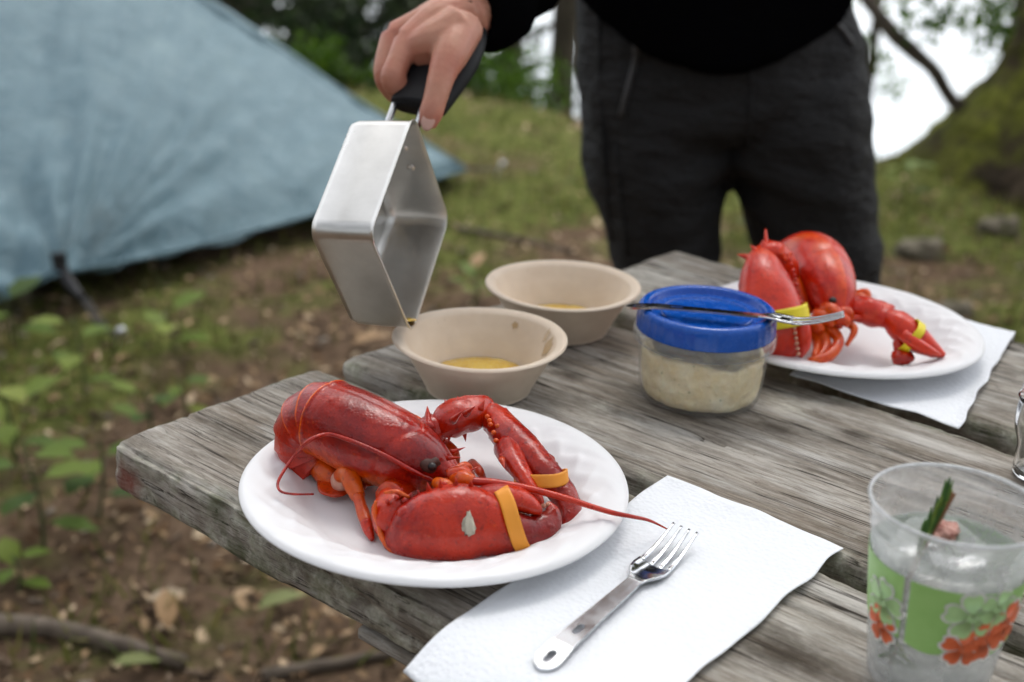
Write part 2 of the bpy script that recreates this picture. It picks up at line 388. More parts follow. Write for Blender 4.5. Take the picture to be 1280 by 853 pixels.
def rock(px, py, r, label):
    p = ground_at(px, py); mb = MB(); mb.add(blob((0, 0, 0), r, r * .8, r * .55, 18, 12, jit=.5))
    return tag(mb.build('stone', m_rock, loc=(p.x, p.y, p.z + r * .25)), label, 'stone', 'stones half sunk in the moss')
rock(1250, 292, .070, 'pale grey stone in the moss below the mossy tree trunk')
rock(1152, 322, .075, 'larger brown grey stone in the moss beside the standing person')
rock(1120, 385, .045, 'small stone on the soil just behind the far plate')
rock(1195, 395, .05, 'buff stone on the soil behind the far paper towel')
rock(20, 380, .05, 'dark stone under the tent hem')

# ------------------------------------------------------------------ leafy seedlings on the left
def seedling(px, py, h, nl, size, label, mat=None):
    p = ground_at(px, py); root = empty('leafy_seedling', p)
    tag(root, label, 'plant', 'leafy seedlings on the forest floor')
    mb = MB(); top = Vector((random.uniform(-.15, .15) * h, random.uniform(-.1, .1) * h, h))
    mb.add(tube([(0, 0, -.02), top * .5 + Vector((.01, 0, 0)), top], [.004, .003, .0015], 6, 3)); mb.build('stem', m_stem, root)
    for i in range(nl):
        s = .25 + .75 * (i + .5) / nl; a = i * 2.4 + random.uniform(-.4, .4); el = random.uniform(-.25, .35); sz = size * random.uniform(.7, 1.15)
        q = top * s; M_ = Matrix.Rotation(a, 3, 'Z') @ Matrix.Rotation(-el, 3, 'Y')
        mb = MB(); V2 = [M_ @ (Vector((c[0] + .25, c[1] * 1.25, c[2] + .06 * c[0]))) * sz + q for c in LEAF_V]
        mb.add((V2, LEAF_F)); mb.add(tube([q, q + M_ @ Vector((.27, 0, 0)) * sz], .0012, 5, 1)); mb.build('leaf', mat or m_green, root)
    return root
for a in [(55, 690, .20, 6, .085, 'bright green seedling with broad leaves nearest the table corner'),
          (120, 650, .16, 5, .085, 'broad leaved green seedling close behind the table corner'),
          (105, 510, .20, 5, .075, 'upright yellow green seedling standing clear below the guy line'),
          (215, 440, .10, 4, .085, 'low spreading seedling beside the tent stake'),
          (185, 560, .12, 5, .08, 'low leafy seedling behind the table end'),
          (20, 585, .18, 6, .085, 'leafy seedling at the picture edge above the bright broad leaves'),
          (15, 430, .13, 5, .10, 'dark leafy seedling tucked under the tent hem'),
          (230, 520, .08, 4, .07, 'small seedling just left of the weathered table end'),
          (20, 740, .07, 4, .06, 'tiny seedling in the bare soil at the picture edge'),
          (590, 380, .07, 7, .06, 'green sprig on the soil between the pot and the bowls'),
          (930, 300, .12, 5, .07, 'green seedling seen between the trouser legs'),
          (1130, 250, .14, 6, .08, 'green seedling in the moss beside the trouser leg')]: seedling(*a)

# ------------------------------------------------------------------ trees
def leaf_cloud(centres, radii, n, size, up=0.0, tilt=.9, flat_=.75):
    c = np.array(centres); r = np.array(radii); w = r ** 2 / (r ** 2).sum(); idx = rng.choice(len(c), n, p=w)
    d = rng.normal(0, 1, (n, 3)); d /= np.linalg.norm(d, axis=1)[:, None]; d *= (rng.random(n) ** .45)[:, None]
    d[:, 2] *= flat_; P = c[idx] + d * r[idx][:, None]
    return scatter(LEAF_V, LEAF_F, P, rng.uniform(.6, 1.3, n) * size, rots(n, tilt, up))
def woodland_tree(x, y, h, r, label, mat, crowns, n, size, name='woodland_tree', lean=(0, 0), group='trees on the bank', nl=7):
    z0 = G(x, y); root = empty(name, (x, y, z0)); tag(root, label, 'tree', group)
    top = Vector((lean[0], lean[1], h)); mb = MB()
    mb.add(loft([(0, 0, -.3), (0, 0, .1), top * .35 + Vector((.05, 0, 0)), top * .7, top], [r * 1.5, r * 1.15, r, r * .7, r * .2], [r * 1.5, r * 1.15, r, r * .7, r * .2], up=(0, 1, 0), n=12, k=6,
                fn=lambda s, th, p, nr: p + nr * r * .25 * noise.noise(Vector(p) * 5)))
    cs = []; rs = []
    for i, (dx, dy, dz, cr) in enumerate(crowns):
        cs.append((dx, dy, dz)); rs.append(cr); a = top * max(.1, min(.95, (dz - .4 * abs(dx)) / h)); e = Vector((dx, dy, dz))
        if (e - a).length > .3:
            mb.add(tube([a, a.lerp(e, .5) + Vector((0, 0, .1)), e], [r * .4, r * .25, r * .08], 7, 3))
            for q in range(3):
                w = Vector((random.uniform(-1, 1), random.uniform(-1, 1), random.uniform(-.3, .6))) * cr * .8
                mb.add(tube([a.lerp(e, .75), e + w], [r * .12, r * .03], 5, 2))
    mb.build('trunk', m_bark, root)
    mb = MB(); mb.add(leaf_cloud(cs, rs, n, size)); mb.build('crown', mat, root, smooth=False); return root
def crown_set(h0, h1, rad, n, cr, seed):
    h0 += .35
    q = random.Random(seed); return [(q.uniform(-rad, rad), q.uniform(-rad, rad) * .7, h0 + abs(q.gauss(0, .5)), q.uniform(.12, .32)) for _ in range(n)] + [(q.uniform(-rad, rad), q.uniform(-rad, rad), q.uniform(h0, h1), cr * q.uniform(.6, 1.3)) for _ in range(n)]
def at_depth(px, dep):                       # ground position under a picture column
    p = V(px, 60, dep); return p.x, p.y
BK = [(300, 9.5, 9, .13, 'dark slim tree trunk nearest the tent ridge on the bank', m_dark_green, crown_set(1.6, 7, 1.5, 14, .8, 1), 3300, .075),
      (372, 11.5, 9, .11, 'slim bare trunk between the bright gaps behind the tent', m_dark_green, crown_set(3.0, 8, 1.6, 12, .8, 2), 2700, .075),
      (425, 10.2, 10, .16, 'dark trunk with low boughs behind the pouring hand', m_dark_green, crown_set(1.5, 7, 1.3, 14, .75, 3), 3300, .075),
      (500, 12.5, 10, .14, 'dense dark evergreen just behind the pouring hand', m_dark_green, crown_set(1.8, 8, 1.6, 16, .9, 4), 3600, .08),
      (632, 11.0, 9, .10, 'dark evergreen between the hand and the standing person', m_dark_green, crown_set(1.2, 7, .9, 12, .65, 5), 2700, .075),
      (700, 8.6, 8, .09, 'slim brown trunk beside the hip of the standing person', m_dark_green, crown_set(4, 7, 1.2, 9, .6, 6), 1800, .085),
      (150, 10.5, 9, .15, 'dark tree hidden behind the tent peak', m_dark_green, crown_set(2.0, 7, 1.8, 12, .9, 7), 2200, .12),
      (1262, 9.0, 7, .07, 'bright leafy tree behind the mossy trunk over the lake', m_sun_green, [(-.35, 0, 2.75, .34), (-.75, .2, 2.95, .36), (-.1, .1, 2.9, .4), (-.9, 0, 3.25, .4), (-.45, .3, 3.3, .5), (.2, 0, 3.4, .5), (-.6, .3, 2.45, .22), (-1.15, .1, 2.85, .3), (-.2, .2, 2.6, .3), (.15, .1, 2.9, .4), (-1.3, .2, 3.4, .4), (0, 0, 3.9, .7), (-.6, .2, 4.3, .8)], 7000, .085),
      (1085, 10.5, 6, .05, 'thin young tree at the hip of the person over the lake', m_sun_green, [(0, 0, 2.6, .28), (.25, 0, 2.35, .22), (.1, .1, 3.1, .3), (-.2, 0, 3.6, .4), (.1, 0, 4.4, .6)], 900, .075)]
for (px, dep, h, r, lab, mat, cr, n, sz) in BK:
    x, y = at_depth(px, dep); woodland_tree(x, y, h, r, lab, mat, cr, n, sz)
def bush(px, dep, w, h, n, size, mat, label):
    x, y = at_depth(px, dep); z0 = G(x, y); root = empty('undergrowth_bush', (x, y, z0)); tag(root, label, 'bush', 'bushes along the top of the bank')
    cs = [(random.uniform(-w, w), random.uniform(-.3, .3), random.uniform(.15, h)) for _ in range(9)]
    mb = MB()
    for c in cs: mb.add(tube([(c[0] * .15, 0, -.1), (c[0] * .6, c[1] * .5, c[2] * .5), c], [.02, .014, .006], 6, 3))
    mb.build('stem', m_bark, root); mb = MB(); mb.add(leaf_cloud(cs, [h * .33] * 9, n, size)); mb.build('foliage', mat, root, smooth=False)
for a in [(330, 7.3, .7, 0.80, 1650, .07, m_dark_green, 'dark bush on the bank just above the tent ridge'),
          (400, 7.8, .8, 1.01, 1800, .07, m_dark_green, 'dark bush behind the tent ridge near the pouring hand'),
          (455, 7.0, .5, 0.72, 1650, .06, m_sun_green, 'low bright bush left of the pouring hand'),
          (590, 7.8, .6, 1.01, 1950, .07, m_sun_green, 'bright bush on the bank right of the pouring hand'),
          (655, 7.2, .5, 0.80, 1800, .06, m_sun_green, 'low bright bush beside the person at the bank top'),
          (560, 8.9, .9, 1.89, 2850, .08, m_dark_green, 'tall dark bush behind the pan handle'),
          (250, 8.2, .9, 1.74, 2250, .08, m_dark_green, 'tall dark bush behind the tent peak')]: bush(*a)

# unseen trees added behind the camera: one dark mass to cut the front fill
wq = random.Random(3); mb = MB(); wc = []; wr = []
for k in range(16):
    a = R(188 + 164 * k / 15); d = wq.uniform(5.0, 7.5); cx, cy_ = d * math.cos(a), .5 + d * math.sin(a)
    mb.add(tube([(cx, cy_, -.2), (cx, cy_, 3), (cx, cy_, 6)], [.17, .13, .06], 8, 2), mat=0)
    for q in range(9): wc.append((cx + wq.uniform(-.9, .9), cy_ + wq.uniform(-.7, .7), .5 + 5.2 * q / 8 + wq.uniform(-.3, .3))); wr.append(wq.uniform(.7, 1.0))
mb.add(leaf_cloud(wc, wr, 5200, .24), mat=1)
tag(mb.build('light_blocking_woods', [m_bark, m_dark_green], smooth=False), 'dark tree mass added behind the camera to block light', 'light_blocking_woods', kind='stuff')

# the big mossy tree on the right
tz = -.05
root = empty('mossy_tree', (TREE.x, TREE.y, tz)); tag(root, 'big moss covered tree with a flaring root at the right', 'tree')
def bark_fn(amp):
    return lambda s, th, p, nr: p + nr * amp * (noise.noise(Vector((p[0] * 5, p[1] * 5, p[2] * 1.6))) + .5 * noise.noise(Vector(p) * 14) + .25 * noise.noise(Vector(p) * 40))
def butt(s, th, p, nr):
    low = max(0, 1 - p[2] / .55); k = 1 + .05 * low * (math.cos(7 * th) + 1) * .5
    p = np.array([p[0] * k, p[1] * k, p[2]]); return bark_fn(.045)(s, th, p, nr)
mb = MB()
OUT = []
for a, b in ((1085, 228), (1108, 209), (1140, 189), (1166, 163), (1197, 134), (1229, 104), (1256, 66), (1280, 12)):
    d = V(a, b, 1) - CAM; n2 = math.hypot(d.x, d.y); t_ = (TREE.x * d.x + TREE.y * d.y) / n2     # nearest pass of the sight line by the trunk's axis
    OUT.append((CAM.z + d.z * t_ / n2 - tz, abs(TREE.x * d.y - TREE.y * d.x) / n2))
zr = [(-.15, OUT[0][1] + .10)] + OUT + [(OUT[-1][0] + .5, OUT[-1][1] - .06), (OUT[-1][0] + 1.2, OUT[-1][1] - .10), (3.2, .36), (5.6, .27)]
mb.add(loft([(.0, .0, z) for z, r_ in zr], [r_ for z, r_ in zr], [r_ for z, r_ in zr], up=(0, 1, 0), n=56, k=7, fn=butt))
mb.build('trunk', m_mossbark, root)
L0 = V(1215, 138, 5.0) - root.location; L1 = V(1165, 85, 5.0) - root.location; L2 = V(1110, 35, 5.0) - root.location; L3 = V(1060, -40, 5.1) - root.location; L4 = V(990, -180, 5.2) - root.location
mb = MB(); mb.add(loft([(-.30, .12, .38), L0, L1, L2, L3, L4], [.055, .036, .029, .025, .020, .015], [.055, .036, .029, .025, .020, .015], up=(0, 1, 0), n=12, k=6, fn=bark_fn(.012))); mb.build('limb', m_bark, root)
mb = MB()
for (a, b) in [((.1, .1, 3.4), (-2.4, -1.2, 5.4)), ((.1, .1, 4.0), (-1.0, -3.4, 6.0)), ((.1, .1, 4.4), (1.8, -1.4, 6.2)), ((.05, .1, 5), (-1.6, 1.5, 6.6)), ((.05, .1, 5.2), (.8, 1.6, 7.2)), ((.1, .1, 4.6), (-3.2, -3.6, 6.6)), ((.1, .1, 4.8), (-4.2, -.6, 6.8))]:
    a, b = Vector(a), Vector(b); mb.add(tube([a, a.lerp(b, .5) + Vector((0, 0, .35)), b], [.14, .09, .03], 9, 5))
mb.build('branch', m_bark, root)
cq = random.Random(5); cc = [(cq.uniform(-5.4, 1.8), cq.uniform(-5.6, 2.2), cq.uniform(5.2, 8.0), cq.uniform(.6, 1.15)) for _ in range(62)]
mb = MB(); mb.add(leaf_cloud([c[:3] for c in cc], [c[3] for c in cc], 13000, .17)); mb.build('crown', m_canopy, root, smooth=False)
mb = MB(); mb.add(leaf_cloud([tuple(L2 + Vector((.15, 0, .05))), tuple(L1 + Vector((.2, 0, .12))), tuple(L2 + Vector((.45, .1, .1))), tuple(L3 + Vector((.4, .1, .05)))], [.16, .13, .2, .2], 420, .06)); mb.build('sprays', m_sun_green, root, smooth=False)
# ================================================================== TENT
g = NG('tent_fabric')
fb = g.noise(1.6, 7, .62, vec=g.vec((2.6, 2.6, .8), rot=(0, .35, 0)), dist=.5)
web = g.noise(38, 4, .7)
c = g.ramp(fb, [(.3, (.100, .170, .205)), (.55, (.135, .212, .247)), (.75, (.185, .268, .298))])
c = g.mix(c, (.27, .34, .365), g.ramp(web, [(.50, 0.0), (.72, .35)]))
c = g.gain(c, 1.08, 1.1)
g.set(Base_Color=c, Roughness=.55, Specular_IOR_Level=.3)
g.bump(g.noise(11, 7, .68, dist=.8), .7, .03)
tl = g.n.new('ShaderNodeBsdfTranslucent'); g.l.new(c, tl.inputs[0]); mx = g.n.new('ShaderNodeMixShader'); mx.inputs[0].default_value = .10
g.l.new(g.b.outputs[0], mx.inputs[1]); g.l.new(tl.outputs[0], mx.inputs[2]); g.l.new(mx.outputs[0], g.n['Material Output'].inputs[0])
m_tent = g.mat; m_cord = flat('black_cord', (.012, .012, .014), .6); m_peg = flat('peg_metal', (.6, .62, .66), .3, 1.0)
RC = V(582, 212, 4.36); TO = V(80, 341, 3.04); APEX = V(-105, -222, 4.75); LC = V(-420, 470, 2.75); BC = Vector((RC.x - .9, RC.y + 1.6, .05)); BL = Vector((LC.x - .8, LC.y + 2.6, .05))
bot = [LC, V(-180, 425, 2.92), V(0, 374, 3.02), TO, V(200, 318, 3.28), V(392, 268, 3.72), RC]
tent = empty('tarp_tent', (TO.x, TO.y, 0)); ti = pinv(tent)
tag(tent, 'grey blue tarp tent pitched low behind the table', 'tent')
def tent_panel(name, bottom, top0, top1, n=90, m=60, seed=0, tie=None):
    B = crom([list(p) for p in bottom], 16); idx = np.linspace(0, len(B) - 1, n + 1)
    Bs = np.array([B[int(i)] * (1 - i % 1) + B[min(int(i) + 1, len(B) - 1)] * (i % 1) for i in idx])
    vs_ = []; fs = []
    nrm = np.cross(np.array(bottom[-1] - bottom[0]), np.array(top0 - bottom[0])); nrm /= np.linalg.norm(nrm)
    for j in range(m + 1):
        v = j / m
        for i in range(n + 1):
            t = np.array(top0.lerp(top1, i / n)); p = Bs[i] * (1 - v) + t * v
            w = .05 * math.sin(math.pi * v) * math.sin(math.pi * i / n)
            w += .030 * noise.noise(Vector((i * .20 + v * 3, v * 1.2, seed))) * (1 - v * .4) + .010 * noise.noise(Vector((i * .45, v * 5, seed + 4)))
            if tie is not None:
                d = Vector(p) - tie; a = math.atan2(d.z, d.x); rr = d.length
                w += .030 * math.sin(a * 15) * math.exp(-rr / .55) * min(1, rr / .12)
            vs_.append(p + nrm * w)
    for j in range(m):
        for i in range(n):
            a = j * (n + 1) + i; fs.append((a, a + 1, a + n + 2, a + n + 1))
    mb = MB(); mb.add((vs_, fs)); o = mb.build(name, m_tent, tent, inv=ti)
    s = o.modifiers.new('t', 'SOLIDIFY'); s.thickness = .0015; return o
tent_panel('front_panel', bot, APEX, RC.lerp(APEX, .004), seed=1, tie=TO)
tent_panel('rear_panel', [RC, RC.lerp(BC, .5), BC], APEX.lerp(RC, .003) + Vector((0, .004, 0)), APEX + Vector((0, .004, 0)), 20, 20, 2)
tent_panel('back_panel', [BC, BC.lerp(BL, .5), BL], APEX + Vector((.002, .008, 0)), APEX + Vector((0, .008, 0)), 20, 20, 3)
tent_panel('side_panel', [BL, BL.lerp(LC, .5), LC], APEX + Vector((-.004, .004, 0)), APEX + Vector((-.004, 0, 0)), 20, 20, 4)
B = crom([list(p) for p in bot], 8)
mb = MB(); mb.add(tube([Vector(p) for p in B], .006, 6, 1)); mb.build('hem', m_tent, tent, inv=ti)
mb = MB(); mb.add(tube([RC.lerp(APEX, i / 12) + Vector((0, -.004, 0)) for i in range(13)], .010, 6, 1)); mb.build('ridge_seam', m_tent, tent, inv=ti)
# tie-out patch, guy line, pegs
STK = ground_at(148, 438); mb = MB()
mb.add(loft([TO + Vector((-.01, 0, .05)), TO + Vector((0, -.006, .0)), TO.lerp(STK, .35)], [.020, .017, .009], [.004, .005, .006], up=(0, -1, .3), n=10, k=5)); mb.build('tie_out_strap', m_cord, tent, inv=ti)
gl = empty('guy_line', STK); tag(gl, 'black guy line running from the tent hem to a stake', 'guy line')
mb = MB(); mb.add(tube([TO.lerp(STK, .3) - STK, TO.lerp(STK, .65) - STK - Vector((0, 0, .006)), Vector((0, 0, .035))], .0042, 7, 4)); mb.add(tube([TO.lerp(STK, .34) - STK + Vector((.012, 0, 0)), TO.lerp(STK, .8) - STK + Vector((.008, 0, .004)), Vector((0, 0, .03))], .003, 7, 4)); mb.build('cord', m_cord, gl)
def peg(p, label, lean):
    mb = MB(); mb.add(tube([Vector((0, 0, -.08)) - lean, Vector((0, 0, .02)), Vector((0, 0, .035)) + lean * .4], .004, 8, 3)); mb.add(blob(Vector((0, 0, .042)) + lean * .4, .012, .008, .010, 10, 6))
    return tag(mb.build('tent_peg', m_peg, loc=p), label, 'tent peg', 'tent pegs')
peg(STK, 'metal tent peg with a bright head holding the guy line', Vector((.03, -.02, .02)))
PK2 = ground_at(622, 222); peg(PK2, 'metal tent peg holding the far corner of the tent', Vector((.04, 0, .02)))
mb = MB(); mb.add(tube([RC - PK2, Vector((0, 0, .03))], .004, 7, 2)); g2 = empty('guy_line', PK2); mb.build('cord', m_cord, g2); tag(g2, 'short black line from the far tent corner to its peg', 'guy line')
# ================================================================== TABLE
YAW = R(-39.19); DU = Vector((math.cos(YAW), math.sin(YAW), 0)); DV = Vector((-math.sin(YAW), math.cos(YAW), 0))
TB = DU * -.662 + DV * .4105                 # front corner of the near end, on the ground
table = empty('picnic_table', TB, YAW); tag(table, 'weathered grey plank picnic table laid with lobster plates', 'table')
def TL(x, y, z=0.0): return TB + DU * x + DV * y + Vector((0, 0, TZ + z))      # table point to world
g = NG('weathered_wood')
grain = g.noise(1, 8, .72, vec=g.vec((34, 330, 330)), dist=.5); streak = g.noise(1, 6, .65, vec=g.vec((2.2, 38, 38)), dist=1.2); blot = g.noise(9, 6, .65); fine = g.noise(1, 5, .75, vec=g.vec((90, 900, 900)))
c = g.ramp(grain, [(.24, (.120, .104, .084)), (.40, (.195, .173, .145)), (.56, (.305, .278, .240)), (.74, (.41, .382, .34))])
c = g.mix(c, (.10, .088, .070), g.ramp(g.noise(11, 6, .7, vec=g.vec((.7, 1.6, 1.6))), [(.44, 0.0), (.62, .7)]))
c = g.mix(c, (.13, .095, .062), g.ramp(g.noise(6, 6, .7, vec=g.vec((.8, 2.2, 2.2), loc=(1, 4, 2))), [(.50, 0.0), (.66, .6)]))
c = g.mix(c, (.40, .385, .355), g.ramp(g.noise(15, 6, .7, vec=g.vec((.5, 1.8, 1.8), loc=(3, 1, 0))), [(.50, 0.0), (.64, .7)]))
c = g.mix(c, g.ramp(grain, [(.3, (.035, .025, .016)), (.6, (.135, .103, .070)), (.8, (.20, .16, .115))]), g.ramp(streak, [(.45, 0.0), (.66, .65)]))
c = g.mix(c, (.02, .016, .011), g.ramp(fine, [(.26, .5), (.42, 0.0)]))
c = g.mix(c, (.40, .385, .35), g.ramp(fine, [(.58, 0.0), (.75, .55)]))
crk = g.noise(1, 4, .6, vec=g.vec((1.3, 58, 58)), dist=.25)
c = g.mix(c, (.016, .012, .008), g.ramp(g.math('ABSOLUTE', g.math('SUBTRACT', crk, .5)), [(.003, .95), (.014, 0.0)]))
crk2 = g.noise(1, 3, .55, vec=g.vec((6, 130, 130), loc=(7, 3, 1)), dist=.6)
c = g.mix(c, (.020, .015, .010), g.ramp(g.math('ABSOLUTE', g.math('SUBTRACT', crk2, .5)), [(.002, .5), (.008, 0.0)]))
c = g.mix(c, (.46, .45, .39), g.math('MULTIPLY', g.ramp(blot, [(.58, 0.0), (.70, .75)]), g.ramp(grain, [(.40, .15), (.6, 1.0)])))
edge = g.attr('tint')
lich = g.math('MULTIPLY', edge, g.ramp(g.noise(38, 5, .7), [(.44, 0.0), (.60, .85)]))
c = g.mix(c, g.ramp(g.noise(90, 4, .6), [(.35, (.16, .165, .105)), (.65, (.44, .43, .36))]), lich)
c = g.mix(c, (.060, .070, .028), g.math('MULTIPLY', edge, g.ramp(g.noise(16, 5, .7), [(.52, 0.0), (.66, .75)])))
def at_spot(p, r0, r1, sc=(1, 1, 1)):
    vm = g.n.new('ShaderNodeVectorMath'); vm.operation = 'DISTANCE'; mp = g.vec(sc); g.l.new(mp, vm.inputs[0]); vm.inputs[1].default_value = tuple(a * b for a, b in zip(p, sc))
    d = g.math('ADD', vm.outputs['Value'], g.math('MULTIPLY', g.math('SUBTRACT', g.noise(90, 4, .7), .5), r1 * 1.1))
    return g.ramp(d, [(max(0, r0), 1.0), (r1, 0.0)])
for p, r1 in (((.437, .096, TZ), .022), ((.30, .33, TZ), .013), ((.345, .36, TZ), .009), ((.63, .10, TZ), .016), ((.14, .30, TZ), .012), ((.52, .33, TZ), .014)):
    c = g.mix(c, (.028, .020, .013), g.math('MULTIPLY', at_spot(p, .002, r1, (.6, 1, 1)), .85))
c = g.mix(c, (.155, .030, .016), g.math('MULTIPLY', at_spot((.006, -.002, TZ - .026), .004, .018), .9))     # scraps of old red paint
g.set(Base_Color=g.gain(c, 1.65, .92), Roughness=g.ramp(grain, [(.3, .95), (.7, .75)]), Specular_IOR_Level=.22)
b1 = g.bump(grain, .9, .0026); b2 = g.bump(fine, .7, .0009, b1); g.bump(streak, .35, .002, b2)
m_wood = g.mat
def plank(name, x0, x1, y0, y1, zt, th, seed, rad=.006, nl=470, chip=1.0):
    w = y1 - y0; pts = []                     # loop round the section: (y, z, ny, nz)
    def arc(cy_, cz_, a0, a1, k):
        for i in range(k): a = a0 + (a1 - a0) * (i + .5) / k; pts.append((cy_ + rad * math.cos(a), cz_ + rad * math.sin(a), math.cos(a), math.sin(a)))
    for i in range(78): pts.append((y0 + rad + (w - 2 * rad) * (i / 77), zt, 0, 1))
    arc(y1 - rad, zt - rad, math.pi / 2, 0, 5)
    for i in range(10): pts.append((y1, zt - rad - (th - 2 * rad) * i / 9, 1, 0))
    arc(y1 - rad, zt - th + rad, 0, -math.pi / 2, 4)
    for i in range(12): pts.append((y1 - rad - (w - 2 * rad) * i / 11, zt - th, 0, -1))
    arc(y0 + rad, zt - th + rad, -math.pi / 2, -math.pi, 4)
    for i in range(10): pts.append((y0, zt - th + rad + (th - 2 * rad) * i / 9, -1, 0))
    arc(y0 + rad, zt - rad, math.pi, math.pi / 2, 5)
    n = len(pts); L = x1 - x0; xs = [x0 + L * ((i / nl) ** 1.35) for i in range(nl + 1)]
    vs_ = []; ts = []; fs = []
    for x in xs:
        endk = max(0.0, 1 - (x - x0) / .010); endk = endk * endk
        for (y, z, ny, nz) in pts:
            gsh = y + z * .7; d = 0.0
            d -= .0011 * max(0, noise.noise(Vector((x * 3 + seed, gsh * 85, seed)))) + .0005 * noise.noise(Vector((x * 9, gsh * 210, seed)))
            ck = abs(noise.noise(Vector((x * 1.1 + seed * 3, gsh * 30, seed * 2)))); d -= .0036 * max(0, 1 - ck / .045) * (noise.noise(Vector((x * 4, gsh * 9, 5 + seed))) > -.05)
            ed = min(y - y0, y1 - y); e = max(0, 1 - ed / .014)
            d -= chip * e * (.0046 * max(0, noise.noise(Vector((x * 16, y * 30, z * 40 + seed))) + .1) + .0030 * max(0, noise.noise(Vector((x * 60, y * 90, z * 90)))))
            s = 1 - .16 * endk * (1 if ed < .02 else .35)
            yy = y + ny * d; zz = z + nz * d
            if endk > 0: zz = zt - th / 2 + (zz - zt + th / 2) * (1 - .16 * endk); yy = (y0 + y1) / 2 + (yy - (y0 + y1) / 2) * (1 - .025 * endk)
            xo = x + (endk * .004 * noise.noise(Vector((y * 40, z * 40, seed))))
            vs_.append((xo, yy, zz)); ts.append(min(1, max(e * .9, 1.0 if abs(ny) > .6 else 0, .7 * endk)))
    for i in range(nl):
        for j in range(n): a = i * n + j; b = i * n + (j + 1) % n; fs.append((a, b, b + n, a + n))
    fs.append(tuple(range(n))); fs.append(tuple(nl * n + j for j in reversed(range(n))))
    fs = [f_[::-1] for f_ in fs]
    mb = MB(); mb.add((vs_, fs, ts)); return mb.build(name, m_wood, table)
plank('plank', -.010, 1.60, 0, .1825, TZ, .038, 1.3)
plank('plank', -.003, 1.61, .2000, .4140, TZ + .001, .038, 4.7)
plank('plank', .012, 1.60, .4480, .6400, TZ - .001, .038, 9.1, rad=.009, nl=360)
def beam(name, cs, w, h, up, mat=None):
    mb = MB(); mb.add(loft(cs, [w] * len(cs), [h] * len(cs), up=up, n=16, k=6, pw=7, fn=lambda s, th, p, nr: p + nr * .0012 * noise.noise(Vector(p) * 25))); return mb.build(name, m_wood, table)
beam('apron', [(.222, .022, TZ - .0425), (1.5, .022, TZ - .0425)], .019, .0042, (0, 0, 1))
for x in (.30, 1.30):
    beam('cross_brace', [(x, .05, TZ - .085), (x, .60, TZ - .085)], .019, .028, (0, 0, 1))
    beam('leg', [(x + .04, .13, TZ - .06), (x + .04, -.05, .0)], .019, .042, (0, 1, .3))
    beam('leg', [(x + .04, .51, TZ - .06), (x + .04, .69, .0)], .019, .042, (0, 1, -.3))

# ================================================================== TABLEWARE
g = NG('foam_plate'); g.set(Base_Color=(.78, .78, .79), Roughness=.42, Specular_IOR_Level=.4); g.bump(g.noise(900, 2), .06, .0004); m_plate = g.mat
def plate(p, label, rz):
    pr = crom([(.0005, .0040), (.040, .0040), (.066, .0040), (.0745, .0052), (.082, .0092), (.090, .0135), (.098, .0165), (.1055, .0183), (.1115, .0183), (.1145, .0163), (.1147, .0148), (.1125, .0150), (.105, .0152), (.097, .0134), (.088, .0088), (.078, .0012), (.070, .0002), (.0005, .0002)], 5)
    def fn(s, th, q):
        r = math.hypot(q[0], q[1]); a = math.exp(-((r - .091) / .0075) ** 2); b = math.exp(-((r - .104) / .006) ** 2)
        z = q[2] + a * .0014 * (abs(math.sin(th * 12 + (r - .091) * 160)) ** 3 + .7 * abs(math.sin(th * 12 - (r - .091) * 190 + 1)) ** 5)
        z += b * .0010 * max(0, math.sin(th * 16 + (r - .104) * 260)) ** 2
        z += .0010 * math.sin(2 * th + .6) * (r / .1145) ** 3
        return (q[0], q[1], z)
    mb = MB(); mb.add(lathe(pr, 220, fn, False)); o = mb.build('plate', m_plate, loc=p); o.rotation_euler.z = rz
    return tag(o, label, 'plate', 'white foam dinner plates')
S = .88
PL1 = Vector((-.0478 * S, .7605 * S, TZ + .0030)); PL2 = Vector((.2999 * S, 1.0984 * S, TZ + .0040))
plate(PL1, 'white foam plate under the near lobster with embossed rim', .3); plate(PL2, 'white foam plate under the far lobster', 1.2)

g = NG('molded_fibre'); sp = g.noise(260, 3, .7)
c = g.mix(g.ramp(g.noise(45, 4, .6), [(.3, (.64, .525, .41)), (.7, (.71, .60, .48))]), (.33, .24, .16), g.ramp(sp, [(.68, 0.0), (.78, .5)]))
m_fibre_g = g; g.set(Base_Color=g.gain(c, 1.06), Roughness=.75); g.bump(g.noise(420, 3), .15, .0005); m_fibre = g.mat
g = NG('melted_butter'); fo = g.voro(420)
g.set(Base_Color=g.mix(g.ramp(g.noise(60, 4, .6), [(.35, (.60, .34, .025)), (.65, (.78, .52, .08))]), (.74, .62, .34), g.ramp(fo, [(.12, .8), (.3, 0.0)])), Roughness=.12, Coat_Weight=.6)
g.bump(g.noise(180, 3), .25, .002); m_butter = g.mat; m_smear = flat('butter_stain', (.50, .36, .21), .25)
def BW(a, b):                                # rim stays where the photograph shows it, the bowl is 40 mm deep
    q = Vector((a * S, b * S, TZ + .046)); t = (TZ + .042 - CAM.z) / (q.z - CAM.z); w = CAM + (q - CAM) * t; return Vector((w.x, w.y, TZ + .002))
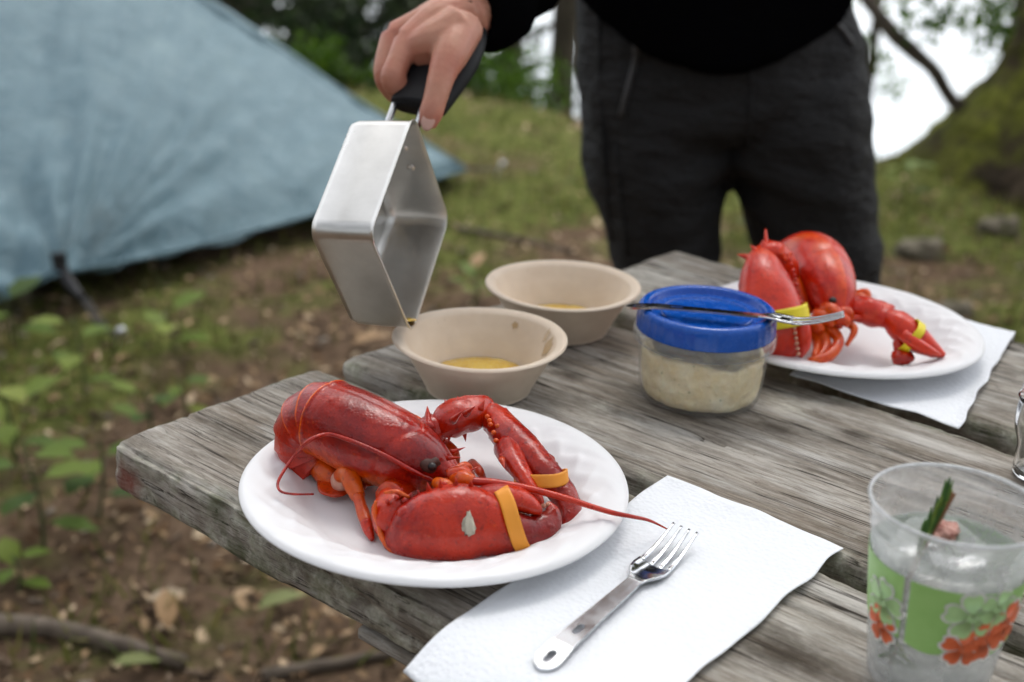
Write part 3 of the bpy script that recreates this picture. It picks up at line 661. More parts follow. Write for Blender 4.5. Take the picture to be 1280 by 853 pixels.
def bowl(p, label, blabel, smear=False):
    root = empty('paper_bowl', p); root.scale = (1.006, 1.006, .91); tag(root, label, 'bowl', 'tan molded fibre bowls')
    pr = crom([(.0005, .0016), (.020, .0016), (.032, .0018), (.0362, .0042), (.0420, .0155), (.0480, .0275), (.0535, .0385), (.0556, .0418), (.0590, .0437), (.0615, .0440), (.0628, .0430), (.0627, .0418), (.0600, .0416), (.0570, .0398), (.0500, .0265), (.0440, .0145), (.0385, .0030), (.0345, .0), (.0005, .0)], 4)
    mb = MB(); mb.add(lathe(pr, 128, lambda s, th, q: (q[0] * (1 + .004 * math.sin(3 * th + p.x * 40)), q[1] * (1 + .004 * math.sin(2 * th)), q[2] + .0006 * math.sin(2 * th + 1) * (q[2] > .03)), False)); mb.build('bowl_shell', m_fibre, root)
    if smear:
        mb = MB()                             # greasy drips down the far inner wall
        for (t0, t1, z0, z1) in ((.05, .33, .026, .0395), (.36, .47, .033, .0425), (1.02, 1.12, .033, .038)):
            vs_ = []; k = 9
            for i in range(k):
                for j in range(k):
                    a, b = i / (k - 1) * 2 - 1, j / (k - 1) * 2 - 1
                    q = math.sqrt(max(0, 1 - b * b * .5)); q2 = math.sqrt(max(0, 1 - a * a * .5)); a2, b2 = a * q, b * q2
                    z = (z0 + z1) / 2 + b2 * (z1 - z0) / 2 * (1 + .3 * math.sin(a * 4)); th = (t0 + t1) / 2 + a2 * (t1 - t0) / 2
                    r = .0362 + (z - .0042) * (.0535 - .0362) / (.0385 - .0042) - .0006
                    vs_.append((r * math.cos(th), r * math.sin(th), z))
            mb.add((vs_, [(i * k + j, i * k + j + 1, (i + 1) * k + j + 1, (i + 1) * k + j) for i in range(k - 1) for j in range(k - 1)]))
        mb.build('butter_stain', m_smear, root)
    mb = MB(); mb.add(lathe([(.0376, .0090), (.0370, .0096), (.030, .0094), (.016, .0093), (.0005, .0093)], 72, lambda s, th, q: (q[0] * (1 - .02 * math.sin(5 * th)), q[1] * (1 - .02 * math.sin(4 * th)), q[2] + .0004 * noise.noise(Vector(q) * 180)), False))
    o = mb.build('melted_butter', m_butter, loc=p); o.scale = (1.0, 1.0, .91); tag(o, blabel, 'butter', 'melted butter in the bowls')
bowl(BW(-.0258, .9529), 'tan paper bowl nearest the pot with a greasy stained rim', 'yellow melted butter pooled in the near tan bowl', True)
bowl(BW(.0442, 1.0947), 'tan paper bowl farther back with a clean rim', 'yellow melted butter pooled in the far tan bowl')

# deli tub with a blue lid
DC = U(873, 495, 0); DC.z = TZ + .001
tub = empty('plastic_tub', DC); tag(tub, 'clear round plastic tub with a blue screw lid', 'tub')
m_tub = plastic_film('tub_plastic', (.94, .95, .96), .84, .08)
pr = crom([(.0005, .0008), (.036, .0008), (.0405, .0028), (.0425, .0075), (.0440, .026), (.0452, .0400), (.0456, .0420), (.0487, .0424), (.0494, .0440), (.0490, .0480), (.0478, .0500), (.0462, .0500), (.0462, .0560)], 4)
mb = MB(); mb.add(lathe(pr, 96, None, False)); mb.build('tub_body', m_tub, tub); tub.scale = (1.05, 1.05, 1.06)
g = NG('blue_lid'); g.set(Base_Color=g.mix((.003, .065, .36), (.006, .10, .48), g.noise(30, 3)), Roughness=g.ramp(g.noise(120, 4), [(.35, .16), (.65, .34)]), Specular_IOR_Level=.5); g.bump(g.noise(70, 3), .08, .001); m_lid = g.mat
pr = crom([(.0005, .0605), (.022, .0605), (.0365, .0605), (.0385, .0612), (.0400, .0645), (.0420, .0655), (.0440, .0655), (.0462, .0640), (.0472, .0600), (.0476, .0515), (.0474, .0505), (.0465, .0512)], 5)
mb = MB(); mb.add(lathe(pr, 160, lambda s, th, q: (q[0], q[1], q[2]) if s < .66 else (q[0] * (1 + .004 * math.sin(th * 40)), q[1] * (1 + .004 * math.sin(th * 40)), q[2]), False))
lid = mb.build('lid', m_lid, tub)
mb = MB(); mb.add(lathe([(.030, .0606), (.0305, .0614), (.0312, .0614), (.0317, .0606)], 96, None, False)); mb.build('lid_ring', m_lid, lid)
g = NG('seafood_dip'); g.set(Base_Color=g.mix(g.ramp(g.noise(70, 5, .6), [(.3, (.84, .66, .34)), (.6, (.96, .84, .56)), (.8, (.97, .91, .72))]), (.10, .14, .03), g.ramp(g.noise(240, 2), [(.70, 0.0), (.75, .7)])), Roughness=.32, Subsurface_Weight=.2, Subsurface_Radius=(.006, .004, .002), Subsurface_Scale=1.0)
g.bump(g.noise(150, 5, .6), .6, .004); m_dip = g.mat
def dipfn(s, th, q):
    r = math.hypot(q[0], q[1]); top = .0315 + .009 * (noise.noise(Vector((math.cos(th) * 1.3, math.sin(th) * 1.3, 2))) + .30 * noise.noise(Vector((math.cos(th) * 3, math.sin(th) * 3, 7)))) + .005
    z = q[2] * top / .028; gap = .0016 * max(0, noise.noise(Vector((math.cos(th) * 6, math.sin(th) * 6, z * 170))) + .15)
    k = (r - gap - .0003) / max(r, 1e-6) if s < .75 else 1
    if s >= .75: z += .003 * noise.noise(Vector((q[0] * 70, q[1] * 70, 4)))
    return (q[0] * k, q[1] * k, z)
pr = crom([(.0005, .0020), (.034, .0020), (.0395, .0040), (.0413, .0085), (.0420, .014), (.0425, .020), (.0426, .0255), (.0405, .0285), (.032, .0280), (.018, .0275), (.0005, .0275)], 4)
mb = MB(); mb.add(lathe(pr, 110, dipfn, False)); dip = mb.build('seafood_dip', m_dip, loc=DC); dip.scale = (1.05, 1.05, 1.06); tag(dip, 'creamy yellow chunky dip packed inside the clear tub', 'dip')

# paper towels
g = NG('paper_towel'); dots = g.voro(330, vec=g.vec((1, 1, 0))); emb = g.noise(85, 3, .5, vec=g.vec((1, 1, 0)))
g.set(Base_Color=(.82, .84, .87), Roughness=.95, Specular_IOR_Level=.1); b1 = g.bump(dots, .55, .0009); g.bump(emb, .25, .0016, b1); m_towel = g.mat
def towel(corners, label, seed, yedge=(0.0, .64), wav=.0014, n=90):
    A, B_, C_, D_ = corners; vs_ = []; fs = []
    for i in range(n + 1):
        for j in range(n + 1):
            a, b = i / n, j / n; x = (A[0] * (1 - a) + D_[0] * a) * (1 - b) + (B_[0] * (1 - a) + C_[0] * a) * b; y = (A[1] * (1 - a) + D_[1] * a) * (1 - b) + (B_[1] * (1 - a) + C_[1] * a) * b
            ew = max(0, 1 - min(a, 1 - a, b, 1 - b) / .05)
            x += .0018 * noise.noise(Vector((b * 6, seed, 0))) * (a < .5) * (1 - 2 * a) + .002 * noise.noise(Vector((b * 9, seed, 3))) * (a > .5); y += .0015 * noise.noise(Vector((a * 6, seed, 8)))
            z = .0022 + wav * (.5 + noise.noise(Vector((x * 22, y * 22, seed)))) + ew * .0020 * (noise.noise(Vector((x * 30, y * 30, seed + 2))) + .3)
            lo, hi = yedge
            if y < lo + .004:
                o = lo + .004 - y; z -= 5.5 * o * o
            if y > hi - .004:
                o = y - hi + .004; y = hi - .004 + .012 * (1 - math.exp(-o / .010)) + .1 * o; z -= .85 * max(0, o - .004)
            vs_.append((x, y, z))
    for i in range(n):
        for j in range(n): k = i * (n + 1) + j; fs.append((k, k + n + 1, k + n + 2, k + 1))
    p0 = TL(sum(c_[0] for c_ in corners) / 4, sum(c_[1] for c_ in corners) / 4); cx, cy_ = sum(c_[0] for c_ in corners) / 4, sum(c_[1] for c_ in corners) / 4
    mb = MB(); mb.add(([(a - cx, b - cy_, c_) for a, b, c_ in vs_], fs)); o = mb.build('paper_towel', m_towel, loc=p0); o.rotation_euler.z = YAW
    s = o.modifiers.new('t', 'SOLIDIFY'); s.thickness = .0006; s.offset = 1
    return tag(o, label, 'paper towel', 'white paper towels as place mats')
towel([(.300, -.040), (.288, .210), (.4115, .2065), (.416, -.045)], 'white paper towel under the near fork, hanging over the table edge', 3)
towel([(.262, .418), (.255, .672), (.350, .672), (.396, .4165)], 'white paper towel under the far plate', 8)

# forks
g = NG('fork_steel'); g.set(Base_Color=(.58, .60, .63), Metallic=1.0, Roughness=g.ramp(g.noise(60, 4), [(.3, .10), (.7, .24)])); g.bump(g.noise(1, 3, vec=g.vec((60, 900, 900))), .05, .0003); m_fork = g.mat
def slab(loops, zf, t):
    """flat bar with slots: outer loop and holes, zf(x) bends it"""
    pl = [[Vector((x, y, 0)) for x, y in lp] for lp in loops]; tri = geometry.tessellate_polygon(pl)
    fl = [p for lp in pl for p in lp]; n = len(fl); vs_ = [(p.x, p.y, zf(p.x) + t / 2) for p in fl] + [(p.x, p.y, zf(p.x) - t / 2) for p in fl]; fs = []
    for a, b, c_ in tri:
        nz = (fl[b] - fl[a]).cross(fl[c_] - fl[a]).z
        q = (a, b, c_) if nz > 0 else (c_, b, a); fs.append(q); fs.append(tuple(i + n for i in reversed(q)))
    o = 0
    for lp in pl:
        k = len(lp); ar = sum(lp[i].x * lp[(i + 1) % k].y - lp[(i + 1) % k].x * lp[i].y for i in range(k))
        for i in range(k):
            a, b = o + i, o + (i + 1) % k; q = (a, a + n, b + n, b); fs.append(q if (ar > 0) == (lp is not None) else q[::-1])
        o += k
    return vs_, fs
def oval(cx, hl, hw, pinch=0.0, n=22):
    return [(cx + hl * math.cos(2 * math.pi * i / n), hw * (1 - pinch * (1 - abs(math.cos(2 * math.pi * i / n)))) * math.sin(2 * math.pi * i / n)) for i in range(n)]
def fork(p0, p1, upv, label, tilt_note=None):
    X = (p1 - p0).normalized(); Y = Vector(upv).cross(X).normalized(); Z = X.cross(Y); L = .150
    M_ = Matrix(((X.x, Y.x, Z.x, p0.x), (X.y, Y.y, Z.y, p0.y), (X.z, Y.z, Z.z, p0.z), (0, 0, 0, 1)))
    root = empty('fork'); root.matrix_world = M_; tag(root, label, 'fork', 'steel camping forks')
    hw = lambda x: float(np.interp(x, [0, .0015, .004, .0075, .012, .02, .05, .095], [.0011, .0040, .0059, .0068, .0069, .0061, .0049, .0040]))
    zf1 = lambda x: -.0010 + .0030 * min(1, x / .021); zf2 = lambda x: .0020 + .0016 * max(0, (x - .021) / .072)
    x1 = [.0, .0007, .0015, .003, .005, .0075, .010, .014, .018, .021]
    lo = [(x, -hw(x)) for x in x1] + [(x, hw(x)) for x in reversed(x1)]
    x2 = [.021 + (.093 - .021) * i / 14 for i in range(15)]; lo2 = [(x, -hw(x)) for x in x2] + [(x, hw(x)) for x in reversed(x2)]
    for nm, lp, hole, zf in (('handle_end', lo, oval(.0095, .0048, .0029, .35), zf1), ('handle', lo2, oval(.0355, .0048, .0026, .35), zf2)):
        mb = MB(); mb.add(slab([lp, hole], zf, .0016)); o = mb.build(nm, m_fork, root, smooth=False)
        b = o.modifiers.new('b', 'BEVEL'); b.width = .00035; b.segments = 2; b.limit_method = 'ANGLE'
    vs_ = []; nx_, ny_ = 22, 14                # dished head
    for i in range(nx_ + 1):
        x = .0925 + (.1165 - .0925) * i / nx_; w = float(np.interp(x, [.0925, .096, .100, .104, .109, .1165], [.0044, .0050, .0072, .0094, .0104, .0102])); z = float(np.interp(x, [.0925, .097, .102, .108, .1165], [.0036, .0035, .0028, .0018, .0012]))
        for j in range(ny_ + 1): t = j / ny_ * 2 - 1; vs_.append((x, t * w, z + .0022 * t * t * min(1, (x - .095) / .01 if x > .095 else 0)))
    mb = MB(); mb.add((vs_, [(i * (ny_ + 1) + j, (i + 1) * (ny_ + 1) + j, (i + 1) * (ny_ + 1) + j + 1, i * (ny_ + 1) + j + 1) for i in range(nx_) for j in range(ny_)]))
    o = mb.build('head', m_fork, root); s = o.modifiers.new('t', 'SOLIDIFY'); s.thickness = .0014; s.offset = 0
    for k in range(4):
        y0 = (-.0085 + .00567 * k); mb = MB(); cs = []; wa = []; wb = []
        for i in range(9):
            t = i / 8; x = .1155 + (L - .1155) * t; cs.append((x, y0 * (1 - .12 * t), .0012 + .0022 * (y0 / .0104) ** 2 * (1 - t) + .0105 * t ** 1.6)); wa.append(.0017 * (1 - .55 * t)); wb.append(.0008 * (1 - .3 * t))
        mb.add(loft(cs, wa, wb, n=10, k=2, pw=4)); mb.build('tine', m_fork, root)
    return root
fork(U(674, 834, .0058), U(874, 664, .0024), (.13, .08, .99), 'steel fork lying on the near paper towel')
f0 = V(783, 381, DEP(DC + Vector((0, 0, .066))) - .002); f1 = V(1058, 413, DEP(DC + Vector((0, 0, .066))) - .035)
f0.z = TZ + .0665; f1.z = TZ + .0655
fork(U(783, 382, .0705), U(1052, 413, .0690), (-.05, .12, .99), 'steel fork resting across the blue lid')
# ================================================================== CUP AND BOTTLE
CC = U(1197, 633, .095); CC.z = TZ + .001
cup = empty('plastic_cup', CC); tag(cup, 'clear plastic cup printed with a green band and orange flowers', 'cup')
m_cup = plastic_film('cup_plastic', (.90, .92, .92), .66, .10, 45)
CH = .095
def cr(z): return float(np.interp(z, [0, .006, CH], [.0285, .0292, .0392]))
pr = crom([(.0005, .003), (.024, .003), (.0275, .0005), (.0288, .004)] + [(cr(z), z) for z in (.02, .04, .06, .072)] + [(cr(.080) - .0002, .080), (cr(.082) + .0006, .082), (cr(.086), .086), (cr(.0885) + .0005, .0885), (.0392, .093), (.0402, .0945), (.0404, .0958), (.0396, .0962), (.0388, .0955)], 3)
mb = MB(); mb.add(lathe(pr, 110, None, False)); mb.build('cup_wall', m_cup, cup)
mb = MB(); mb.add(loft([(.0398 * math.cos(t), .0398 * math.sin(t), .0953) for t in np.linspace(0, 2 * math.pi, 61)], [.0011] * 61, [.0011] * 61, n=8, k=1, caps=False)); mb.build('rim', plastic_film('cup_rim', (.85, .87, .88), .45), cup)
g = NG('green_print'); g.set(Base_Color=g.ramp(g.noise(60, 3), [(.3, (.29, .54, .15)), (.7, (.36, .62, .20))]), Roughness=.45); m_gp = g.mat
m_op = flat('orange_print', (.72, .14, .045), .45); m_wp = flat('white_print', (.80, .80, .76), .45); m_lp = flat('light_green_print', (.43, .66, .30), .45)
A0 = math.atan2(-CC.y, -CC.x) ; seam = A0 - .42    # seam of the print faces the lens, left of centre
def wrap(poly, th0, z0, lift):                # flat print wrapped on the cup: poly in metres (across, up)
    out = []
    for x, y in poly: z = z0 + y; r = cr(z) + lift; out.append((r * math.cos(th0 + x / r), r * math.sin(th0 + x / r), z))
    return out
mb = MB(); n = 120; rows = [.034, .041, .048, .055, .062, .0695]; vs_ = []
for z in rows:
    for i in range(n + 1):
        th = seam + .045 + (2 * math.pi - .09) * i / n; r = cr(z) + .0004
        zz = z + (.0012 * math.sin(th * 7) if z in (rows[0],) else 0)
        vs_.append((r * math.cos(th), r * math.sin(th), zz))
mb.add((vs_, [(j * (n + 1) + i, j * (n + 1) + i + 1, (j + 1) * (n + 1) + i + 1, (j + 1) * (n + 1) + i) for j in range(len(rows) - 1) for i in range(n)])); mb.build('printed_band', m_gp, cup)
def petal_flower(th, z, rad, rot, mat, lift, name, k=5, inner=.34, grow=1.0):
    mb = MB()
    for q in range(k):
        a = rot + 2 * math.pi * q / k; poly = []
        for i in range(15):
            t = 2 * math.pi * i / 15; px_, py_ = .62 + .42 * math.cos(t), .36 * math.sin(t) * (1 + .35 * math.cos(t))
            if math.cos(t) > .93: px_ -= .12
            px_ = .55 + (px_ - .55) * grow; py_ *= grow
            poly.append((rad * (px_ * math.cos(a) - py_ * math.sin(a)), rad * (px_ * math.sin(a) + py_ * math.cos(a))))
        mb.add((wrap([(0, 0)] + poly, th, z, lift + .00003 * q), [(0, i + 1, (i + 1) % 15 + 1) for i in range(15)]))
    return mb.build(name, mat, cup)
for (dth, z, rad, rot, m, big) in ((a_, b_, c_ * 1.15, d_, e_, f_ * 1.03) for a_, b_, c_, d_, e_, f_ in ((.42, .0390, .0088, .3, m_op, 1.26), (.72, .0430, .0095, .9, m_op, 1.26), (1.02, .0500, .0105, .2, m_op, 1.26), (.44, .0570, .0110, .5, m_lp, 1.18), (.76, .0610, .0085, .1, m_lp, 1.18),
                                  (-.78, .050, .0100, .1, m_lp, 1.18), (-.80, .037, .0085, .5, m_op, 1.26), (2.5, .050, .012, .2, m_op, 1.26), (3.1, .055, .012, .2, m_op, 1.26), (3.8, .045, .012, .2, m_lp, 1.2))):
    petal_flower(A0 + dth, z, rad, rot, m_wp, .00075, 'flower_outline', grow=big); petal_flower(A0 + dth, z, rad, rot, m, .0011, 'flower_print')
m_drink = plastic_film('iced_drink', (.88, .93, .91), .74, .04, 30)
mb = MB(); mb.add(lathe([(.0005, .0042), (.0265, .0042), (.0284, .008), (cr(.04) - .0012, .04), (cr(.0715) - .0012, .0715), (cr(.072) - .003, .0722), (.018, .0718), (.0005, .0718)], 72, None, False)); tag(mb.build('drink', m_drink, loc=CC), 'clear iced drink inside the printed plastic cup', 'drink')
m_ice = NG('ice'); m_ice.set(Base_Color=(.60, .66, .66), Roughness=.2, IOR=1.31, Transmission_Weight=.9); m_ice.bump(m_ice.noise(120, 3), .3, .002); m_ice = m_ice.mat
for i, (dx, dy, dz, rr, lb) in enumerate(((-.010, .010, .056, .011, 'ice cube sunk at the far side of the cup'), (.012, .004, .054, .010, 'ice cube sunk under the berry in the cup'))):
    mb = MB(); mb.add(loft([(dx - rr * .8, dy, dz), (dx - rr * .7, dy, dz), (dx + rr * .7, dy + .003, dz + .002), (dx + rr * .8, dy + .003, dz + .002)], [rr * .6, rr * .8, rr * .8, rr * .6], [rr * .5, rr * .7, rr * .7, rr * .5], n=16, k=3, pw=4)); tag(mb.build('ice_cube', m_ice, loc=CC), lb, 'ice', 'ice cubes in the drink')
# pink berry slice and evergreen sprig in the drink
g = NG('berry'); g.set(Base_Color=g.ramp(g.voro(330), [(.1, (.30, .06, .045)), (.5, (.55, .28, .22))]), Roughness=.3); g.bump(g.voro(330), .6, .003); m_berry = g.mat
mb = MB(); mb.add(blob((.0, .013, .0735), .009, .0075, .0045, 20, 12, jit=.35)); tag(mb.build('berry', m_berry, loc=CC), 'pinkish berry floating in the cup', 'berry')
sp = empty('herb_sprig', CC); tag(sp, 'green needle sprig with a brown tip standing in the cup', 'sprig')
m_needle = leaf_mat('needle', [(0, (.035, .085, .03)), (.6, (.09, .17, .05)), (1, (.22, .26, .06))], .25); m_btip = flat('brown_tip', (.16, .07, .025), .8)
s0, s1 = Vector((-.022, -.012, .014)), V(1191, 616, DEP(CC + Vector((0, 0, .09))) + .004) - CC; mb = MB(); mb.add(tube([s0, s0.lerp(s1, .5) + Vector((-.006, 0, 0)), s1], [.0015, .0014, .0018], 7, 4)); mb.build('stem', m_btip, sp)
SD = (s1 - s0).normalized(); mb = MB()
for i in range(60):
    low = i < 30; t = .03 + .35 * (i / 30) if low else .60 + .32 * random.random(); q = s0.lerp(s1, t) + Vector((-.006 * math.sin(math.pi * t), 0, 0)); a = i * 2.4
    side = Vector((math.cos(a), math.sin(a), 0)); d = (side * .9 - SD * .35).normalized() * random.uniform(.010, .016) if low else (SD + side * .16).normalized() * random.uniform(.012, .018)
    if math.hypot((q + d).x, (q + d).y) > cr(max(0, min(CH, (q + d).z))) - .004: d *= .5
    mb.add(loft([q, q + d * .5, q + d], [.0012, .0012, .0004], [.0006, .0006, .0003], n=6, k=2))
tag(mb.build('needle', m_needle, sp), kind='stuff')
# glass bottle cut by the right edge of the picture
BC_ = U(1297, 597, 0); BC_.z = TZ + .001
bot_ = empty('glass_bottle', BC_); tag(bot_, 'clear glass bottle with a dark cap at the right edge', 'bottle')
g = NG('bottle_glass'); g.set(Base_Color=(.97, .98, .98), Roughness=.02, IOR=1.45, Transmission_Weight=1.0); m_glass = g.mat
pr = crom([(.0005, .001), (.014, .001), (.0165, .003), (.0165, .018), (.0172, .024), (.0205, .034), (.0212, .045), (.0205, .052), (.0218, .055), (.0205, .058), (.0180, .075), (.0166, .088), (.0178, .090), (.0166, .092), (.0158, .096)], 3)
inn = [(max(.0004, r - .0022), z + (.002 if i < 6 else 0)) for i, (r, z) in enumerate(pr)][::-1]
mb = MB(); mb.add(lathe(list(pr) + inn, 64, None, False)); mb.build('glass_body', m_glass, bot_)
mb = MB(); mb.add(lathe([(.0160, .094), (.0176, .0945), (.0180, .097), (.0180, .110), (.0168, .1125), (.0005, .1125)], 48, lambda s, th, q: (q[0] * (1 + .015 * math.sin(th * 30)), q[1] * (1 + .015 * math.sin(th * 30)), q[2]), False)); mb.build('cap', flat('dark_cap', (.012, .02, .018), .45), bot_)
# ================================================================== LOBSTERS
def shell(name, dark, red, lite, orange, rough=.27, dk=.28):
    g = NG(name); n1 = g.noise(17, 6, .62, dist=.5); n2 = g.noise(90, 4, .65)
    c = g.ramp(n1, [(.27, dark), (.42, red), (.60, lite)])
    c = g.mix(c, orange, g.ramp(g.math('ADD', g.attr('tint'), g.math('MULTIPLY', g.math('SUBTRACT', g.noise(55, 4, .65), .5), .9)), [(.40, 0.0), (.75, .92)]))
    c = g.mix(c, dark, g.ramp(n2, [(.52, 0.0), (.72, dk)]))
    c = g.mix(c, orange, g.ramp(g.voro(150), [(.05, .35), (.16, 0.0)]))
    c = g.mix(c, lite, g.ramp(g.noise(210, 4, .7), [(.52, 0.0), (.68, .7)]))
    c = g.mix(c, dark, g.ramp(g.noise(260, 3, .7, vec=g.vec(loc=(2, 5, 1))), [(.56, 0.0), (.70, .55)]))
    c = g.mix(c, (.62, .24, .09), g.ramp(g.noise(16, 6, .75, dist=1.5), [(.66, 0.0), (.72, .55)]))
    c = g.mix(c, dark, g.ramp(g.math('MULTIPLY', g.math('ADD', g.attr('tint'), g.math('MULTIPLY', g.math('SUBTRACT', g.noise(70, 4, .7), .5), .5)), -1.0), [(.15, 0.0), (.80, .65)]))
    g.set(Base_Color=g.gain(c, 1.2, 1.05), Roughness=g.ramp(n2, [(.3, rough - .05), (.7, rough + .10)]), Specular_IOR_Level=.42, Coat_Weight=.22, Coat_Roughness=.14, Subsurface_Weight=.06, Subsurface_Radius=(.006, .001, .0005), Subsurface_Scale=1.0)
    b = g.bump(g.noise(330, 4, .65), .34, .0009); b = g.bump(g.voro(560), .25, .0005, b); g.bump(n2, .25, .0014, b); return g.mat
m_shell = shell('cooked_shell', (.070, .004, .007), (.27, .010, .006), (.44, .026, .008), (.60, .095, .010))
m_legs = shell('cooked_leg', (.16, .010, .006), (.40, .030, .008), (.50, .060, .012), (.58, .12, .02), .34, .3)
m_shell2 = shell('cooked_shell_bright', (.20, .010, .007), (.44, .018, .009), (.56, .036, .012), (.64, .085, .012), .32, .35)
m_legs2 = shell('cooked_leg_bright', (.26, .014, .006), (.48, .040, .008), (.56, .075, .012), (.60, .13, .02), .34, .3)
m_eye = flat('lobster_eye', (.012, .007, .006), .35); m_socket = flat('eye_socket', (.055, .014, .007), .6); m_memb = flat('joint_membrane', (.62, .30, .22), .35)
m_barn = NG('barnacle_scar'); m_barn.set(Base_Color=(.52, .48, .38), Roughness=.8); m_barn.bump(m_barn.noise(300, 3), .5, .002); m_barn = m_barn.mat
m_tooth = flat('claw_tooth', (.62, .28, .18), .35)
def bands(name, col): g = NG(name); g.set(Base_Color=g.mix(col, tuple(x * .8 for x in col), g.noise(40, 3)), Roughness=.45); g.bump(g.noise(200, 2), .1, .0005); return g.mat
m_orange_band = bands('orange_rubber', (.95, .36, .03)); m_yellow_band = bands('yellow_rubber', (.92, .74, .015))
def imgups(P):
    P = [np.array(p) for p in P]; T = np.gradient(np.array(P), axis=0); fw = np.array(FW); return [np.cross(t, fw) / (np.linalg.norm(np.cross(t, fw)) + 1e-9) for t in T]
def lump(amp, sc, seed=0.0): return lambda s, th, p, nr: p + nr * amp * noise.noise(Vector(p) * sc + Vector((seed, 0, 0)))
class Beast:
    def __init__(s, root, msh, mlg): s.r = root; s.i = pinv(root); s.s = msh; s.l = mlg
    def part(s, name, mb, mat, parent=None, label=None):
        o = mb.build(name, mat, parent or s.r, inv=s.i)
        if label: o['label'] = label
        return o
    def limb(s, name, pts, ra, rb=None, mat=None, amp=.0008, tint=0.0, n=16, img=False, parent=None):
        mb = MB(); mb.add(loft(pts, ra, rb or ra, n=n, k=5, up=(.2, .1, 1), ups=imgups(pts) if img else None, fn=lump(amp, 110)), tint=tint); return s.part(name, mb, mat or s.l, parent)
    def spikes(s, mb, lst):
        for b, t, r in lst: mb.add(cone(b, t, r), tint=.35)
def surf(objs, px, py, off=0.0):
    """first surface of the given parts under a picture point"""
    d = (V(px, py, 1.0) - CAM).normalized(); best = None
    for o in objs:
        M_ = Matrix.Translation(o.parent.location) if o.parent else Matrix()
        t = BVHTree.FromPolygons([M_ @ v.co for v in o.data.vertices], [tuple(p.vertices) for p in o.data.polygons])
        h = t.ray_cast(CAM, d)
        if h[0] is not None and (best is None or h[3] < best[1]): best = (h[0], h[3], h[1])
    if best is None: return V(px, py, .8), -d
    nrm = best[2] if best[2].dot(d) < 0 else -best[2]
    return best[0] + nrm * off, nrm

# ---------------------------------------------------------------- near lobster
lob = empty('lobster', (PL1.x, PL1.y, TZ + .007)); tag(lob, 'dark red cooked lobster with orange banded claws on the near plate', 'lobster', 'cooked lobsters')
B1 = Beast(lob, m_shell, m_legs)
cp = [U(406, 522, .047), U(430, 533, .0455), U(465, 549, .042), U(500, 566, .0375), U(530, 580, .0335), U(555, 591, .0305), U(573, 598, .0305), U(592, 605, .0315)]
BD = (cp[5] - cp[0]); BD.z = 0; BD.normalize()
def cara_fn(s, th, p, nr):
    sn = math.sin(th); d = 0.0
    d -= .0009 * math.exp(-((s - .50 + .10 * abs(math.cos(th))) / .016) ** 2) * (sn > -.5)          # cervical groove
    d -= .0007 * math.exp(-((th - math.pi / 2) / .035) ** 2) * (s < .82)                              # dorsal seam
    d += .0011 * math.exp(-((s - .012) / .014) ** 2)                                                  # raised hind rim
    d += .0010 * noise.noise(Vector(p) * 48) + .0002 * noise.noise(Vector(p) * 190) + .0006 * max(0, noise.noise(Vector(p) * 330) - .42)
    return p + nr * d
def cara_tint(s, th):
    low = max(0, -math.sin(th) * .85 + .22) + (.28 if s > .62 and math.sin(th) < .35 else 0)
    rim = 1.1 * math.exp(-((s - .010) / .012) ** 2) + .38 * math.exp(-((s - .50 + .10 * abs(math.cos(th))) / .010) ** 2) * (math.sin(th) > -.3)
    t = min(1, max(low, rim))
    return t if t > .30 else t - .30 - .45 * math.exp(-((s - .62) / .10) ** 2) - .4 * math.exp(-((s - .22) / .10) ** 2)
mb = MB(); mb.add(loft(cp, [.0226, .0240, .0246, .0228, .0178, .0106, .0046, .0007], [.0228, .0242, .0244, .0228, .0180, .0112, .0046, .0007], n=110, k=24, pw=2.15, fn=cara_fn, tint=cara_tint))
for s_, sd in ((0.0, 1), (0.0, -1)):
    pass
B1.spikes(mb, [(cp[6] + Vector((0, 0, .004)), cp[6] + Vector((.005, -.002, .009)), .0016), (cp[5] + Vector((.004, .003, .012)), cp[5] + Vector((.012, .002, .016)), .0016), (cp[5] + Vector((.002, -.005, .012)), cp[5] + Vector((.010, -.009, .015)), .0016), (cp[6] + Vector((.004, .003, .002)), cp[6] + Vector((.011, .006, .005)), .0013)])
carapace = B1.part('carapace', mb, m_shell)
PV = cp[0] - Vector((0, 0, .0185)) + BD * .005
SEG = [(-4, 26), (22, 50), (46, 74), (70, 98), (94, 122), (118, 150)]
for i, (a0, a1) in enumerate(SEG):
    cs = []; ra = []; rb = []; up = []
    for k in range(6):
        a = R(a0 + (a1 - a0) * k / 5); rad = .0185; q = PV + Vector((0, 0, 1)) * math.cos(a) * rad - BD * math.sin(a) * rad; cs.append(q)
        sc = (1.0 - .0017 * (a0 + (a1 - a0) * k / 5)) * (1.0 + .065 * (k / 5) ** 3); ra.append(.0228 * sc); rb.append(.0218 * sc); up.append(Vector((0, 0, 1)) * math.cos(a) - BD * math.sin(a))
    mb = MB(); mb.add(loft(cs, ra, rb, ups=up, n=48, k=4, pw=2.1, fn=lump(.0007, 80, i * 3.0), tint=lambda s, th: max((.75 if i < 2 else .3) * math.exp(-((s - .93) / .06) ** 2) * max(0, math.sin(th) + .6), .45 if math.sin(th) < -.45 else 0, .2 * abs(math.cos(th)) ** 4)))
    B1.part('tail_segment', mb, m_shell)
mb = MB()                                     # tail fan tucked under the belly
for j in range(5):
    a = (j - 2) * .42; d = (BD * math.cos(a) + BD.cross(Vector((0, 0, 1))) * math.sin(a)); q = cp[0] - Vector((0, 0, .030)) + BD * .002
    mb.add(loft([q, q + d * .014 - Vector((0, 0, .003)), q + d * .028 - Vector((0, 0, .0045)), q + d * .034 - Vector((0, 0, .005))], [.004, .009, .010, .004], [.002, .002, .0015, .001], n=14, k=4), tint=.5)
B1.part('tail_fan', mb, m_shell)
